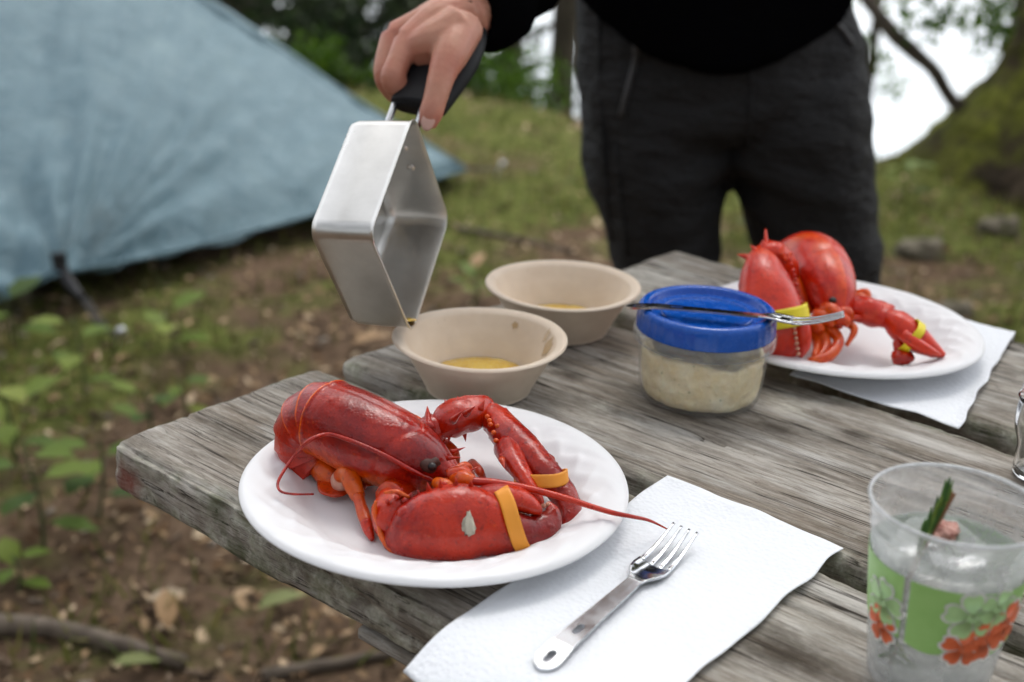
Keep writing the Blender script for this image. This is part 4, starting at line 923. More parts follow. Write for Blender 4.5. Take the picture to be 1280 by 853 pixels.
# near claw, the big crusher, standing on its edge
cl = [V(489, 668, .708), V(500, 668, .704), V(520, 663, .700), V(548, 657, .699), V(580, 654, .700), V(608, 657, .702), V(638, 668, .704), V(664, 668, .709), V(684, 655, .714), V(690, 641, .718), V(685, 628, .721)]
rbv = [.0085, .0130, .0180, .0208, .0212, .0180, .0130, .0112, .0085, .0050, .0012]; rav = [.0085, .0115, .0142, .0158, .0152, .0130, .0105, .0092, .0072, .0042, .001]
def claw_fn(s, th, p, nr): return p + nr * (.0013 * noise.noise(Vector(p) * 42) + .0003 * noise.noise(Vector(p) * 150) + .0026 * max(0, noise.noise(Vector(p) * 260) - .42))
def claw_tint(s, th):
    if .50 < s < .93: return -.75 * min(1, (s - .50) / .12) * min(1, (.93 - s) / .08)
    return min(1, -.22 + .9 * max(0, 1 - s / .12) + .55 * max(0, -math.sin(th) - .55) * 2 + .25 * (abs(s - .55) < .08))
mb = MB(); mb.add(loft(cl, rav, rbv, ups=imgups(cl), n=90, k=18, pw=2.25, fn=claw_fn, tint=claw_tint))
for (px, py, tx, ty) in ((517, 634, 511, 625), (527, 624, 522, 612), (538, 615, 534, 603), (552, 610, 550, 599), (570, 607, 570, 598), (588, 608, 589, 600)):
    mb.add(cone(V(px, py + 5, .700), V(tx, ty, .696), .0026), tint=.35)
claw = B1.part('crusher_claw', mb, m_shell)
dc = [V(586, 638, .710), V(604, 627, .708), V(630, 622, .707), V(650, 626, .708), V(668, 635, .708), V(676, 645, .712)]
mb = MB(); mb.add(loft(dc, [.0085, .0098, .0090, .0075, .005, .001], [.0060, .0080, .0074, .0062, .0042, .001], ups=imgups(dc), n=26, k=7, fn=claw_fn), tint=.15)
dact = B1.part('movable_finger', mb, m_shell, claw)
mb = MB()
for k in range(9):
    t = k / 8; q = dc[2].lerp(dc[5], t) - UPV * (.0062 * (1 - .6 * t)); mb.add(blob(q, .0017, .0017, .0014, 8, 6))
    q = V(640 + 45 * t, 643 - 12 * t, .703 + .016 * t); mb.add(blob(q, .0016, .0016, .0014, 8, 6))
B1.part('claw_tooth', mb, m_tooth, claw)
q, nr = surf([claw], 586, 654, .0002)
mb = MB(); rot = nr.to_track_quat('Z', 'Y').to_matrix(); mb.add(blob(q, .0032, .0058, .0009, 14, 8, rot=rot, jit=1.1)); B1.part('barnacle_scar', mb, m_barn, claw, 'pale crusty spot on the crusher claw')
B1.limb('wrist_joint', [V(484, 620, .716), V(487, 632, .710), V(491, 648, .706), V(495, 664, .704)], [.0062, .0105, .0122, .0100], amp=.0016, mat=m_shell, tint=.42, n=26)
mb = MB(); mb.add(blob(V(508, 645, .694), .0060, .0060, .0066, 16, 10), tint=.1); mb.add(blob(V(497, 632, .700), .0050, .0050, .0050, 14, 10), tint=.2); B1.part('wrist_knob', mb, m_shell)
mb = MB()                                     # pale ridges where the wrist meets the palm, and its knobs
for pts, r_ in ((((473, 652), (476, 668), (486, 684), (500, 695)), .0017), (((470, 626), (468, 640), (472, 656)), .0015), (((480, 616), (496, 615), (512, 622)), .0014)): mb.add(tube([V(a, b, .697) for a, b in pts], [r_ * .6] + [r_] * (len(pts) - 2) + [r_ * .6], 8, 5), tint=.85)
for (px, py, r_) in ((484, 627, .0014), (496, 622, .0016), (506, 626, .0018), (512, 636, .0014), (480, 640, .0012), (490, 652, .0013)): mb.add(blob(V(px, py, .696), r_, r_, r_, 10, 7), tint=.3)
for (px, py, tx, ty) in ((508, 626, 515, 616), (500, 620, 503, 610), (514, 634, 522, 628)): mb.add(cone(V(px, py, .699), V(tx, ty, .697), .0024), tint=.4)
B1.part('joint_rim', mb, m_shell)
B1.limb('arm_segment', [U(520, 600, .022), V(503, 612, .735), V(486, 622, .718)], [.009, .0088, .0085], tint=.4, mat=m_shell)
# far claw, the slimmer cutter
am = [U(522, 548, .030), U(535, 541, .034), U(548, 533, .037)]
mb = MB(); mb.add(loft(am, [.008, .0095, .0085], [.008, .010, .009], n=20, k=6, fn=lump(.0022, 130)), tint=.3)
B1.spikes(mb, [(U(536, 538, .040), U(534, 508, .047), .0046), (U(528, 540, .038), U(518, 522, .046), .0030), (U(546, 545, .030), U(568, 531, .036), .0042), (U(545, 550, .027), U(562, 560, .022), .0034), (U(540, 554, .025), U(556, 574, .016), .0034), (U(534, 550, .027), U(542, 570, .018), .003)])
B1.part('arm_segment', mb, m_shell)
ca = [U(546, 536, .036), U(560, 527, .040), U(580, 519, .042), U(598, 513, .042), U(611, 511, .041)]
mb = MB(); mb.add(loft(ca, [.0075, .0112, .0118, .0108, .0072], [.0075, .0108, .0112, .0100, .0068], n=26, k=7, fn=lump(.0020, 100)), tint=.25)
B1.spikes(mb, [(U(560, 522, .044), U(556, 499, .052), .0030), (U(573, 514, .046), U(572, 495, .054), .0028), (U(588, 510, .046), U(590, 494, .053), .0026), (U(578, 526, .036), U(582, 552, .026), .0040), (U(562, 534, .036), U(561, 553, .028), .0034), (U(566, 526, .050), U(578, 514, .060), .0026), (U(582, 518, .051), U(594, 508, .060), .0024), (U(600, 512, .048), U(606, 500, .054), .0024)])
B1.part('wrist_joint', mb, m_shell)
cl2 = [U(605, 513, .040), U(618, 524, .0385), U(636, 544, .035), U(655, 566, .031), U(674, 587, .0265), U(692, 604, .0225), U(706, 623, .0185), U(712, 640, .0150), U(709, 652, .0125), U(702, 661, .0105)]
mb = MB(); mb.add(loft(cl2, [.0085, .0112, .0128, .0128, .0112, .0092, .0080, .0062, .0040, .001], [.0070, .0092, .0104, .0108, .0100, .0086, .0080, .0064, .0042, .001], ups=imgups(cl2), n=70, k=16, pw=2.2, fn=claw_fn, tint=lambda s, th: .5 * max(0, 1 - s / .1) if s < .1 else -.2 - .5 * min(1, max(0, (s - .3) / .2))))
for (px, py) in ((609, 521), (613, 531), (617, 541), (620, 551), (612, 526), (622, 533)):
    mb.add(blob(U(px, py, .046 - (py - 520) * .0002), .0017, .0017, .0016, 8, 6), tint=.8)
claw2 = B1.part('cutter_claw', mb, m_shell)
dc2 = [U(634, 560, .034), U(642, 576, .034), U(654, 595, .031), U(665, 612, .027), U(673, 625, .0225), U(678, 633, .020)]
mb = MB(); mb.add(loft(dc2, [.0085, .0076, .0060, .0048, .0034, .001], [.0080, .0072, .0054, .0042, .003, .001], ups=imgups(dc2), n=22, k=7, fn=claw_fn), tint=.2)
mb.add(blob(U(630, 573, .036), .0036, .0030, .0030, 14, 10, jit=.5), tint=.4); mb.add(cone(U(627, 574, .038), U(631, 586, .036), .0022), tint=.5)
B1.part('movable_finger', mb, m_shell, claw2)
# walking legs
B1.limb('leg', [U(424, 596, .022), U(434, 592, .027), U(441, 605, .024), U(448, 622, .019)], [.0040, .0056, .0058, .0044], tint=.65)
B1.limb('leg', [U(447, 620, .020), U(452, 636, .0165), U(458, 655, .0125)], [.0038, .0036, .0032], tint=.55); B1.limb('leg', [U(457, 652, .0135), U(461, 664, .0105), U(465, 675, .0090)], [.0034, .0027, .0010], tint=.1, mat=m_shell)
mb = MB(); mb.add(blob(U(426, 601, .018), .0062, .0062, .0068, 14, 10)); B1.part('joint_membrane', mb, m_memb)
B1.limb('leg', [U(386, 566, .020), U(396, 578, .018), U(412, 594, .0155), U(424, 604, .013)], [.0050, .0076, .0076, .0052], tint=.5)
B1.limb('leg', [U(382, 556, .022), U(386, 572, .016), U(392, 584, .012)], [.006, .0066, .004], tint=.1, mat=m_shell)
B1.limb('leg', [U(497, 528, .034), U(508, 524, .038), U(522, 530, .034), U(530, 540, .028)], [.0035, .0042, .0042, .003], tint=.5)
B1.limb('leg', [U(556, 556, .022), U(566, 566, .020), U(572, 582, .012)], [.004, .0038, .0016], tint=.2)
B1.limb('leg', [U(590, 580, .016), U(600, 590, .018), U(606, 600, .012)], [.0032, .003, .0014], tint=.1)
# mouthparts
mb = MB()
for (a, b, c_, r) in (((560, 596, .034), (578, 592, .036), (592, 604, .030), .0046), ((556, 604, .030), (575, 606, .031), (590, 612, .026), .0044), ((566, 588, .034), (582, 584, .033), (590, 594, .026), .0032), ((548, 606, .027), (562, 612, .026), (576, 618, .022), .0042), ((535, 606, .024), (550, 614, .022), (566, 622, .018), .005), ((500, 604, .020), (520, 610, .018), (545, 618, .015), .006), ((572, 602, .024), (588, 616, .020), (600, 618, .016), .0036)):
    mb.add(loft([U(*a), U(*b), U(*c_)], [r * .8, r, r * .6], [r * .8, r, r * .6], n=12, k=5, fn=lump(.0012, 220)), tint=random.uniform(.15, .6))
B1.part('mouthparts', mb, m_legs)
q, nr = surf([carapace], 539, 583, 0)
mb = MB(); mb.add(blob(q - nr * .0014, .0062, .0050, .0026, 18, 10, rot=nr.to_track_quat('Z', 'Y').to_matrix(), jit=.4)); sock = B1.part('eye_socket', mb, m_socket)
mb = MB(); mb.add(blob(q + nr * .0008, .0028, .0028, .0026, 18, 12)); B1.part('eye', mb, m_eye, sock)
# antennae
def surf_path(objs, pts, off):
    return [surf(objs, x, y, off)[0] if h is None else U(x, y, h) for x, y, h in pts]
an = [U(556, 606, .040)] + surf_path([carapace], [(545, 601, None), (520, 589, None), (490, 573, None), (465, 561, None), (435, 549, None)], .0022) + [V(408, 543, DEP(cp[0]) - .034), V(385, 552, DEP(cp[0]) - .040), U(366, 573, .036), U(351, 595, .030), U(347, 607, .027), U(352, 615, .0255), U(368, 618, .0235), U(392, 618, .0215)]
mb = MB(); mb.add(tube(an, list(np.linspace(.0017, .0006, len(an))), 9, 5), tint=.05); B1.part('antenna', mb, m_shell)
an2 = [U(574, 600, .036), U(592, 602, .037), U(620, 604, .036), U(660, 611, .034), U(700, 621, .031), U(735, 632, .028), U(765, 641, .0255), U(790, 646, .022), U(812, 651, .016), U(835, 662, .0085)]
mb = MB(); mb.add(tube(an2, [.0030, .0026, .0024, .0022, .0020, .0017, .0015, .0012, .0009, .0004], 10, 6), tint=.05); B1.part('antenna', mb, m_shell)
B1.limb('antenna_base', [U(545, 604, .034), U(556, 607, .036), U(563, 611, .034)], [.003, .0042, .003], tint=.6); B1.limb('antenna_base', [U(566, 600, .034), U(578, 599, .037), U(592, 602, .037)], [.0035, .0048, .0036], tint=.6)

# rubber bands: loose loops stretched round the claws
def rubber_band(c_, T, ra, rb, w, mat, label, group, twist=0.0, pw=2.4):
    T = T.normalized(); up = T.cross(FW).normalized(); root = c_.copy()
    cs = [(T * (w * (i / 3 - .5))) for i in range(4)]; mb = MB()
    mb.add(loft(cs, [ra] * 4, [rb] * 4, up=up, n=56, k=2, pw=pw, caps=False, fn=lambda s, th, p, nr: p + nr * .0004 * math.sin(th * 5 + 1) + np.array(T) * .0006 * math.sin(th * 3)))
    o = mb.build('rubber_band', mat, loc=root); m = o.modifiers.new('t', 'SOLIDIFY'); m.thickness = .0010; m.offset = 1
    return tag(o, label, 'rubber band', group)
rubber_band(V(642, 650, .7045), RT * .93 + UPV * .34, .0138, .0193, .0085, m_orange_band, 'orange rubber band upright round the near crusher claw', 'orange claw bands')
rubber_band(U(676, 599, .0268), -UPV + RT * .10, .0125, .0160, .0078, m_orange_band, 'orange rubber band round the upper slim claw of the near lobster', 'orange claw bands')

# ---------------------------------------------------------------- far lobster, sitting up with its head down
lob2 = empty('lobster', (PL2.x, PL2.y, TZ + .008)); tag(lob2, 'bright red cooked lobster with yellow banded claws on the far plate', 'lobster', 'cooked lobsters')
B2 = Beast(lob2, m_shell2, m_legs2)
cp2 = [V(984, 338, 1.075), V(1000, 326, 1.06), V(1017, 328, 1.04), V(1031, 346, 1.018), V(1040, 368, 1.0), V(1045, 387, .990), V(1048, 400, .984), V(1050, 411, .981)]
mb = MB(); mb.add(loft(cp2, [.018, .0225, .0245, .0236, .0198, .0135, .007, .0012], [.018, .0225, .0240, .0228, .0188, .0130, .007, .0012], ups=imgups(cp2), n=48, k=10, pw=2.1, fn=cara_fn, tint=lambda s, th: .55 + .4 * math.sin(th) if math.sin(th) < .4 else .25)); car2 = B2.part('carapace', mb, m_shell2)
for k in range(5):
    a0, a1 = R(20 + 26 * k), R(50 + 26 * k); c0 = cp2[0] - Vector((-.004, 0, .016)); bd = (cp2[3] - cp2[0]); bd.z = 0; bd.normalize(); cs = []; up = []; ra = []
    for q_ in range(5):
        a = a0 + (a1 - a0) * q_ / 4; cs.append(c0 + Vector((0, 0, 1)) * math.cos(a) * .014 - bd * math.sin(a) * .014); up.append(Vector((0, 0, 1)) * math.cos(a) - bd * math.sin(a)); ra.append(.0205 * (1 - .06 * k) * (1 + .03 * q_ / 4))
    mb = MB(); mb.add(loft(cs, ra, ra, ups=up, n=32, k=4), tint=.3); B2.part('tail_segment', mb, m_shell2)
kl = [V(951, 318, .995), V(953, 332, .985), V(956, 352, .976), V(961, 376, .967), V(968, 400, .960), V(975, 420, .957), V(984, 436, .957), V(992, 446, .958)]
mb = MB(); mb.add(loft(kl, [.009, .013, .016, .017, .016, .013, .009, .003], [.0080, .0140, .0195, .0228, .0225, .0190, .0130, .0040], ups=imgups(kl), n=40, k=8, pw=2.2, fn=claw_fn, tint=lambda s, th: .15 + .3 * (s < .15)))
for k in range(12): t = (k + random.uniform(-.3, .3)) / 11; rb_ = random.uniform(.0010, .0021); mb.add(blob(V(983 + 20 * max(0, t) ** .7, 318 + 72 * t, .975 - .018 * t), rb_, rb_, rb_, 8, 6), tint=.3)
for (a, b) in (((944, 324), (921, 318)), ((948, 318), (938, 306)), ((956, 316), (953, 300)), ((964, 316), (966, 301)), ((974, 320), (981, 304)), ((980, 326), (991, 314)), ((942, 335), (930, 334))): mb.add(cone(V(*a, .985), V(*b, .985), .0042), tint=.4)
kclaw = B2.part('crusher_claw', mb, m_shell2)
kd = [V(1000, 402, .953), V(1003, 416, .952), V(1004, 432, .953), V(1000, 446, .957)]
mb = MB(); mb.add(loft(kd, [.007, .0075, .006, .002], [.0055, .0065, .0055, .002], ups=imgups(kd), n=18, k=6), tint=.1); B2.part('movable_finger', mb, m_shell2, kclaw)
mb = MB()
for k in range(6): mb.add(blob(V(993 + k, 410 + 6.5 * k, .945), .0016, .0016, .0016, 8, 6))
B2.part('claw_tooth', mb, m_tooth, kclaw)
B2.limb('wrist_joint', [V(985, 345, 1.01), V(975, 325, 1.0), V(962, 318, .992), V(951, 324, .990)], [.010, .011, .011, .008], amp=.002, mat=m_shell2, tint=.3)
B2.limb('arm_segment', [V(1008, 395, 1.01), V(995, 372, 1.01), V(984, 345, 1.01)], [.009, .010, .009], amp=.002, tint=.3)
for pts, r in ((((1008, 400, .99), (1022, 425, .982), (1018, 448, .962)), .005), (((1030, 405, .985), (1048, 425, .975), (1035, 446, .962), (1010, 450, .960)), .0048), (((1020, 408, .985), (1033, 430, .975), (1022, 451, .960)), .0045), (((1050, 398, .99), (1068, 412, .98), (1058, 432, .975)), .0035), (((1000, 385, 1.0), (1005, 415, .985), (998, 452, .962)), .005), (((1060, 372, 1.02), (1082, 366, 1.015), (1086, 378, 1.01)), .004), (((1056, 378, 1.01), (1075, 372, 1.01), (1090, 380, 1.0)), .0045)):
    P = [V(*p) for p in pts]; B2.limb('leg', P, [r] + [r * .9] * (len(P) - 2) + [r * .4], tint=.5)
mb = MB()
for a, b, r in (((1020, 395, .985), (1042, 408, .975), .006), ((1045, 400, .978), (1060, 408, .972), .005), ((1010, 405, .985), (1028, 415, .975), .006), ((1050, 392, .98), (1066, 400, .98), .005), ((1030, 388, .985), (1050, 398, .972), .006)): mb.add(loft([V(*a), V(*a).lerp(V(*b), .5) + Vector((0, 0, .003)), V(*b)], [r, r, r * .5], [r, r, r * .5], n=12, k=4, fn=lump(.0015, 200)), tint=.4)
B2.part('mouthparts', mb, m_legs2)
ar = [V(1060, 388, 1.0), V(1078, 388, .995), V(1096, 392, .990), V(1112, 398, .985)]
mb = MB(); mb.add(loft(ar, [.010, .0115, .0125, .0095], [.009, .0105, .011, .009], n=22, k=6, fn=lump(.003, 110)), tint=.35); B2.spikes(mb, [(V(1092, 386, .985), V(1089, 374, .985), .003), (V(1104, 388, .985), V(1106, 377, .985), .003), (V(1075, 382, .99), V(1072, 372, .99), .003)]); B2.part('wrist_joint', mb, m_shell2)
k2 = [V(1108, 396, .985), V(1122, 405, .980), V(1138, 418, .974), V(1155, 430, .968), V(1170, 439, .965), V(1181, 444, .964)]
mb = MB(); mb.add(loft(k2, [.009, .0125, .013, .011, .007, .002], [.0075, .0112, .0115, .0090, .0055, .0015], ups=imgups(k2), n=30, k=7, fn=claw_fn), tint=.12); kc2 = B2.part('cutter_claw', mb, m_shell2)
k3 = [V(1128, 418, .958), V(1142, 428, .955), V(1160, 438, .955), V(1176, 444, .957)]
mb = MB(); mb.add(loft(k3, [.005, .006, .005, .001], [.0045, .005, .004, .001], ups=imgups(k3), n=16, k=6), tint=.1); B2.part('movable_finger', mb, m_shell2, kc2)
mb = MB(); mb.add(loft([V(1122, 428, .972), V(1124, 440, .968)], [.004, .004], [.004, .004], n=10, k=3)); mb.add(blob(V(1128, 447, .962), .0085, .0075, .0062, 18, 12, jit=.3)); B2.part('leg', mb, m_shell)
q, nr = surf([car2], 1041, 376, 0); mb = MB(); mb.add(blob(q + nr * .001, .0030, .0030, .0028, 16, 10)); B2.part('eye', mb, m_eye)
mb = MB(); mb.add(tube([V(1046, 402, .975), V(1075, 396, .985), V(1100, 400, .99)], [.002, .0016, .001], 8, 4)); B2.part('antenna', mb, m_shell2)
mb = MB(); mb.add(tube([V(962, 318, .99), V(958, 304, .99), V(957, 287, .995)], [.0022, .0018, .0008], 8, 4)); B2.part('antenna', mb, m_shell2)
rubber_band(V(969, 400, .9595), -UPV + RT * .22, .0187, .0254, .0145, m_yellow_band, 'yellow rubber band round the big upright claw of the far lobster', 'yellow claw bands')
rubber_band(V(1137, 421, .968), RT * .8 - UPV * .55, .0165, .0135, .0065, m_yellow_band, 'yellow rubber band round the slim claw lying on the far plate', 'yellow claw bands')
# ================================================================== POT
m_alu = NG('dull_aluminium'); br = m_alu.noise(1, 4, .6, vec=m_alu.vec((500, 30, 500)))
m_alu.set(Base_Color=m_alu.ramp(m_alu.noise(35, 5, .6), [(.3, (.58, .57, .545)), (.7, (.70, .69, .665))]), Metallic=1.0, Roughness=m_alu.ramp(m_alu.noise(18, 5, .65), [(.3, .27), (.7, .40)])); m_alu.bump(br, .06, .0004); m_alu = m_alu.mat
PO = Vector((-.0726, .8545, TZ + .1209)); PX = Vector((.9623, -.2618, .0733)).normalized(); PY = Vector((.178, .8103, .5583)); PZ = PX.cross(PY).normalized(); PY = PZ.cross(PX)
PM = Matrix(((PX.x, PY.x, PZ.x, PO.x), (PX.y, PY.y, PZ.y, PO.y), (PX.z, PY.z, PZ.z, PO.z), (0, 0, 0, 1)))
pot = empty('camping_pot'); pot.matrix_world = PM; tag(pot, 'square aluminium camping pot tipped over the near bowl', 'pot')
HA, PD = .0545, .0475
def rsq(h, r, n=10):
    out = []
    for cx, cy_, a0 in ((1, 1, 0), (-1, 1, 90), (-1, -1, 180), (1, -1, 270)):
        for i in range(n): a = R(a0 + 90 * i / (n - 1)); out.append((cx * (h - r) + r * math.cos(a), cy_ * (h - r) + r * math.sin(a)))
    return out
rings = [(HA + .0006, .0115, 0), (HA + .0010, .0117, -.0006), (HA + .0004, .0115, -.0014), (HA, .0113, -.004), (HA, .0113, -PD * .5), (HA - .0004, .0113, -PD + .007), (HA - .0020, .0105, -PD + .0022), (HA - .0062, .0085, -PD), (HA - .0075, .0080, -PD),
         (HA - .0075, .0080, -PD + .0012), (HA - .0062, .0085, -PD + .0012), (HA - .0030, .0100, -PD + .0030), (HA - .0016, .0105, -PD + .0075), (HA - .0012, .0105, -PD * .5), (HA - .0012, .0105, -.003), (HA - .0006, .0110, -.0002)]
vs_ = []; fs = []; nr_ = 40
for (h, r, x) in rings: vs_ += [(x, a, b) for a, b in rsq(h, r)]
for i in range(len(rings)):
    j = (i + 1) % len(rings)
    if i == 8: continue
    for k in range(nr_): fs.append((i * nr_ + k, j * nr_ + k, j * nr_ + (k + 1) % nr_, i * nr_ + (k + 1) % nr_))
fs.append(tuple(8 * nr_ + k for k in range(nr_))); fs.append(tuple(9 * nr_ + k for k in reversed(range(nr_))))
mb = MB(); mb.add((vs_, fs)); o = mb.build('pot_body', m_alu, pot)
es = o.modifiers.new('e', 'EDGE_SPLIT'); es.split_angle = R(50)
m_wire = flat('steel_wire', (.62, .63, .65), .25, 1.0); m_grip = NG('black_grip'); m_grip.set(Base_Color=(.005, .0055, .007), Roughness=.6, Specular_IOR_Level=.25); m_grip.bump(m_grip.noise(120, 3), .2, .001); m_grip = m_grip.mat
mb = MB(); mb.add(box(-PD * .5 - .012, -PD * .5 + .014, HA + .0005, HA + .0030, -.016, .020)); o = mb.build('handle_bracket', m_wire, pot, smooth=False); b = o.modifiers.new('b', 'BEVEL'); b.width = .001; b.segments = 2
for dz in (.022, .002):
    mb = MB(); mb.add(blob((-PD * .5 + .008, HA - .0016, dz), .0032, .0012, .0032, 14, 8)); mb.build('rivet', m_alu, pot)
XM = -PD * .5
for sx in (-.017, .006):
    mb = MB(); mb.add(tube([(XM + sx * .5, HA + .003, .008), (XM + sx, HA + .020, .010), (XM + sx, HA + .05, .012), (XM + sx, HA + .075, .012)], .0027, 10, 4)); mb.build('handle_wire', m_wire, pot)
mb = MB()
mb.add(loft([(XM + .002, HA + .050, .012), (XM + .004, HA + .062, .012), (XM + .010, HA + .10, .012), (XM + .012, HA + .135, .010), (XM + .012, HA + .150, .010)], [.0225, .0245, .028, .024, .016], [.0085, .0092, .0095, .009, .006], up=(0, 0, 1), n=28, k=5, pw=2.8)); mb.build('grip_sleeve', m_grip, pot)
mb = MB(); mb.add(lathe([(.0065, 0), (.0072, .0005), (.0068, .004), (.0045, .006), (.0005, .0065)], 24, lambda s, th, q: (q[0] * (1 + .2 * math.sin(3 * th)), q[1] * (1 + .15 * math.sin(2 * th)), q[2] * .25), True)); o = mb.build('butter_drip', m_butter, pot); o.location = (-.006, -HA + .007, -HA + .006); o.rotation_euler = (R(-45), 0, 0)

# ================================================================== PERSON
def displace(me, fn):
    """move every vertex along its normal by fn(point)"""
    n = len(me.vertices); co = np.empty(n * 3); no = np.empty(n * 3); me.vertices.foreach_get('co', co); me.vertices.foreach_get('normal', no)
    co = co.reshape(-1, 3); no = no.reshape(-1, 3); w = np.array([fn(Vector(p)) for p in co]); me.vertices.foreach_set('co', (co + no * w[:, None]).ravel()); me.update()
g = NG('skin'); sk = g.noise(60, 5, .6)
g.set(Base_Color=g.mix(g.ramp(sk, [(.3, (.44, .195, .125)), (.7, (.55, .275, .185))]), (.50, .125, .085), g.math('ADD', g.ramp(g.noise(22, 4), [(.45, 0.0), (.65, .35)]), g.math('MULTIPLY', g.attr('tint'), .5))), Roughness=.48, Subsurface_Weight=.18, Subsurface_Radius=(.012, .004, .002), Subsurface_Scale=1.0)
b = g.bump(g.noise(420, 4, .6), .25, .0008); g.bump(g.noise(90, 4), .25, .0016, b); m_skin = g.mat
g = NG('black_trousers'); g.set(Base_Color=g.ramp(g.noise(300, 3), [(.3, (.011, .011, .0115)), (.7, (.022, .022, .023))]), Roughness=.7, Specular_IOR_Level=.25); b = g.bump(g.noise(26, 5, .6, vec=g.vec((1, 1, 2.2))), .8, .016); g.bump(g.noise(900, 2), .2, .0005, b); m_trouser = g.mat
g = NG('black_fleece'); g.set(Base_Color=(.0025, .0025, .003), Roughness=1.0, Specular_IOR_Level=.0); g.bump(g.noise(60, 4), .4, .005); m_fleece = g.mat
m_zip = flat('zip_tape', (.035, .035, .037), .45); m_hair = flat('brown_hair', (.05, .03, .018), .7); m_boot = flat('boot_leather', (.03, .025, .02), .7)
PDEP = 1.56
HIP = V(897, 120, PDEP); PXc = HIP.x; PYc = HIP.y
person = empty('person', (PXc, PYc + .03, 0)); tag(person, 'person in black fleece and black trousers pouring from the pot', 'person'); pi_ = pinv(person)
def X(px, dep=PDEP): return V(px, 200, dep).x
def Zp(py, px=900, dep=PDEP): return V(px, py, dep).z
# right hand on the pot handle: one skin from wrist to finger tips
def chain(mb, pts, rr, n=12, k=4, flat_=None): mb.add(loft(pts, rr, [r * (flat_ or 1) for r in rr], up=(.35, .55, .75), n=n, k=k))
mb = MB()
WR = V(602, 2, 1.005); EL = V(655, -70, 1.24)
chain(mb, [EL, WR.lerp(EL, .5), WR, V(578, 18, .992)], [.038, .032, .0255, .026], 18)
idx = [V(509, 54, .960), V(497, 81, .951), V(492, 101, .950), V(510, 120, .962), V(532, 124, .978)]
mid = [V(493, 47, .985), V(484, 75, .978), V(484, 98, .975), V(501, 119, .986), V(527, 122, 1.000)]
rin = [V(493, 50, 1.008), V(486, 75, 1.003), V(487, 95, 1.002), V(507, 114, 1.012), V(531, 114, 1.022)]
pin = [V(503, 50, 1.030), V(497, 71, 1.028), V(499, 89, 1.026), V(517, 104, 1.034), V(535, 104, 1.040)]
for F_, r in ((idx, .0098), (mid, .0100), (rin, .0095), (pin, .0082)):
    chain(mb, F_, [r * 1.10, r * .98, r * 1.03, r * .92, r * .68])
for k_, F_ in enumerate((idx, mid, rin, pin)):
    chain(mb, [V(585 + 2 * k_, 12 + (4 if k_ == 0 else 0), .980 + .012 * k_), V(548, 26 - 2 * k_, .970 + .016 * k_), F_[0]], [.0165, .0150, .0118])
th_ = [V(579, 34, .968), V(564, 66, .946), V(553, 92, .936), V(544, 124, .930), V(538, 145, .929), V(535, 160, .930)]
chain(mb, th_, [.0165, .0142, .0110, .0093, .0088, .0052])
chain(mb, [V(575, 30, .962), V(540, 52, .955), V(512, 62, .958)], [.016, .015, .011])
chain(mb, [V(566, 60, .950), V(545, 66, .955), V(520, 74, .960)], [.012, .010, .008])
me = remeshed(mb, .0017, 3, .5)
kn = [F_[0] for F_ in (idx, mid, rin)] + [F_[2] for F_ in (idx, mid, rin)] + [th_[2], th_[4], th_[5]]
at = me.attributes.new('tint', 'FLOAT', 'POINT'); at.data.foreach_set('value', [max(math.exp(-((v.co - q_).length / .013) ** 2) for q_ in kn) for v in me.vertices])
hand = place_mesh('hand', me, m_skin, person, pi_)
mb = MB(); q, nr = surf([hand], 535, 152, -.0004); T_ = (th_[5] - th_[3]).normalized(); sd = nr.cross(T_).normalized()
rot = Matrix((sd, T_, nr)).transposed(); mb.add(blob(q, .0050, .0074, .0014, 14, 8, rot=rot)); mb.build('thumb_nail', flat('nail', (.62, .36, .29), .28), hand, inv=pi_)
# head and neck (out of frame), hands of the other arm
SHR = Vector((PXc - .175, PYc + .05, 1.36)); SHL = Vector((PXc + .175, PYc + .05, 1.36)); NK = Vector((PXc - .01, PYc + .03, 1.42)); HD = Vector((PXc - .02, PYc - .02, 1.575))
mb = MB(); mb.add(loft([NK - Vector((0, 0, .06)), NK + Vector((0, 0, .02)), HD - Vector((0, -.02, .05))], [.062, .055, .055], [.06, .056, .056], up=(0, 1, 0), n=18, k=4)); mb.add(blob(HD, .072, .092, .112, 26, 18))
mb.add(blob(HD + Vector((0, -.05, -.065)), .045, .04, .045, 16, 10)); mb.add(loft([HD + Vector((0, -.088, .015)), HD + Vector((0, -.103, -.015)), HD + Vector((0, -.108, -.03))], [.008, .012, .015], [.008, .012, .010], up=(0, 1, 0), n=10, k=3))
for s_ in (-1, 1): mb.add(blob(HD + Vector((s_ * .073, .01, -.01)), .012, .02, .032, 12, 8))
me = remeshed(mb, .006, 4, .5); head = place_mesh('head', me, m_skin, person, pi_)
for s_ in (-1, 1): mb = MB(); mb.add(blob(HD + Vector((s_ * .032, -.083, .008)), .012, .008, .008, 12, 8)); mb.build('eye', m_eye, head, inv=pi_)
mb = MB(); mb.add(blob(HD + Vector((0, -.084, -.058)), .024, .006, .006, 12, 8)); mb.build('mouth', flat('lips', (.35, .11, .09), .5), head, inv=pi_)
mb = MB(); mb.add(loft([HD + Vector((0, .02, .12)), HD + Vector((0, .03, .06)), HD + Vector((0, .045, -.02)), HD + Vector((0, .05, -.10))], [.03, .080, .082, .06], [.03, .085, .062, .045], up=(0, 1, 0), n=26, k=6, fn=lump(.006, 40))); mb.build('hair', m_hair, person, inv=pi_)
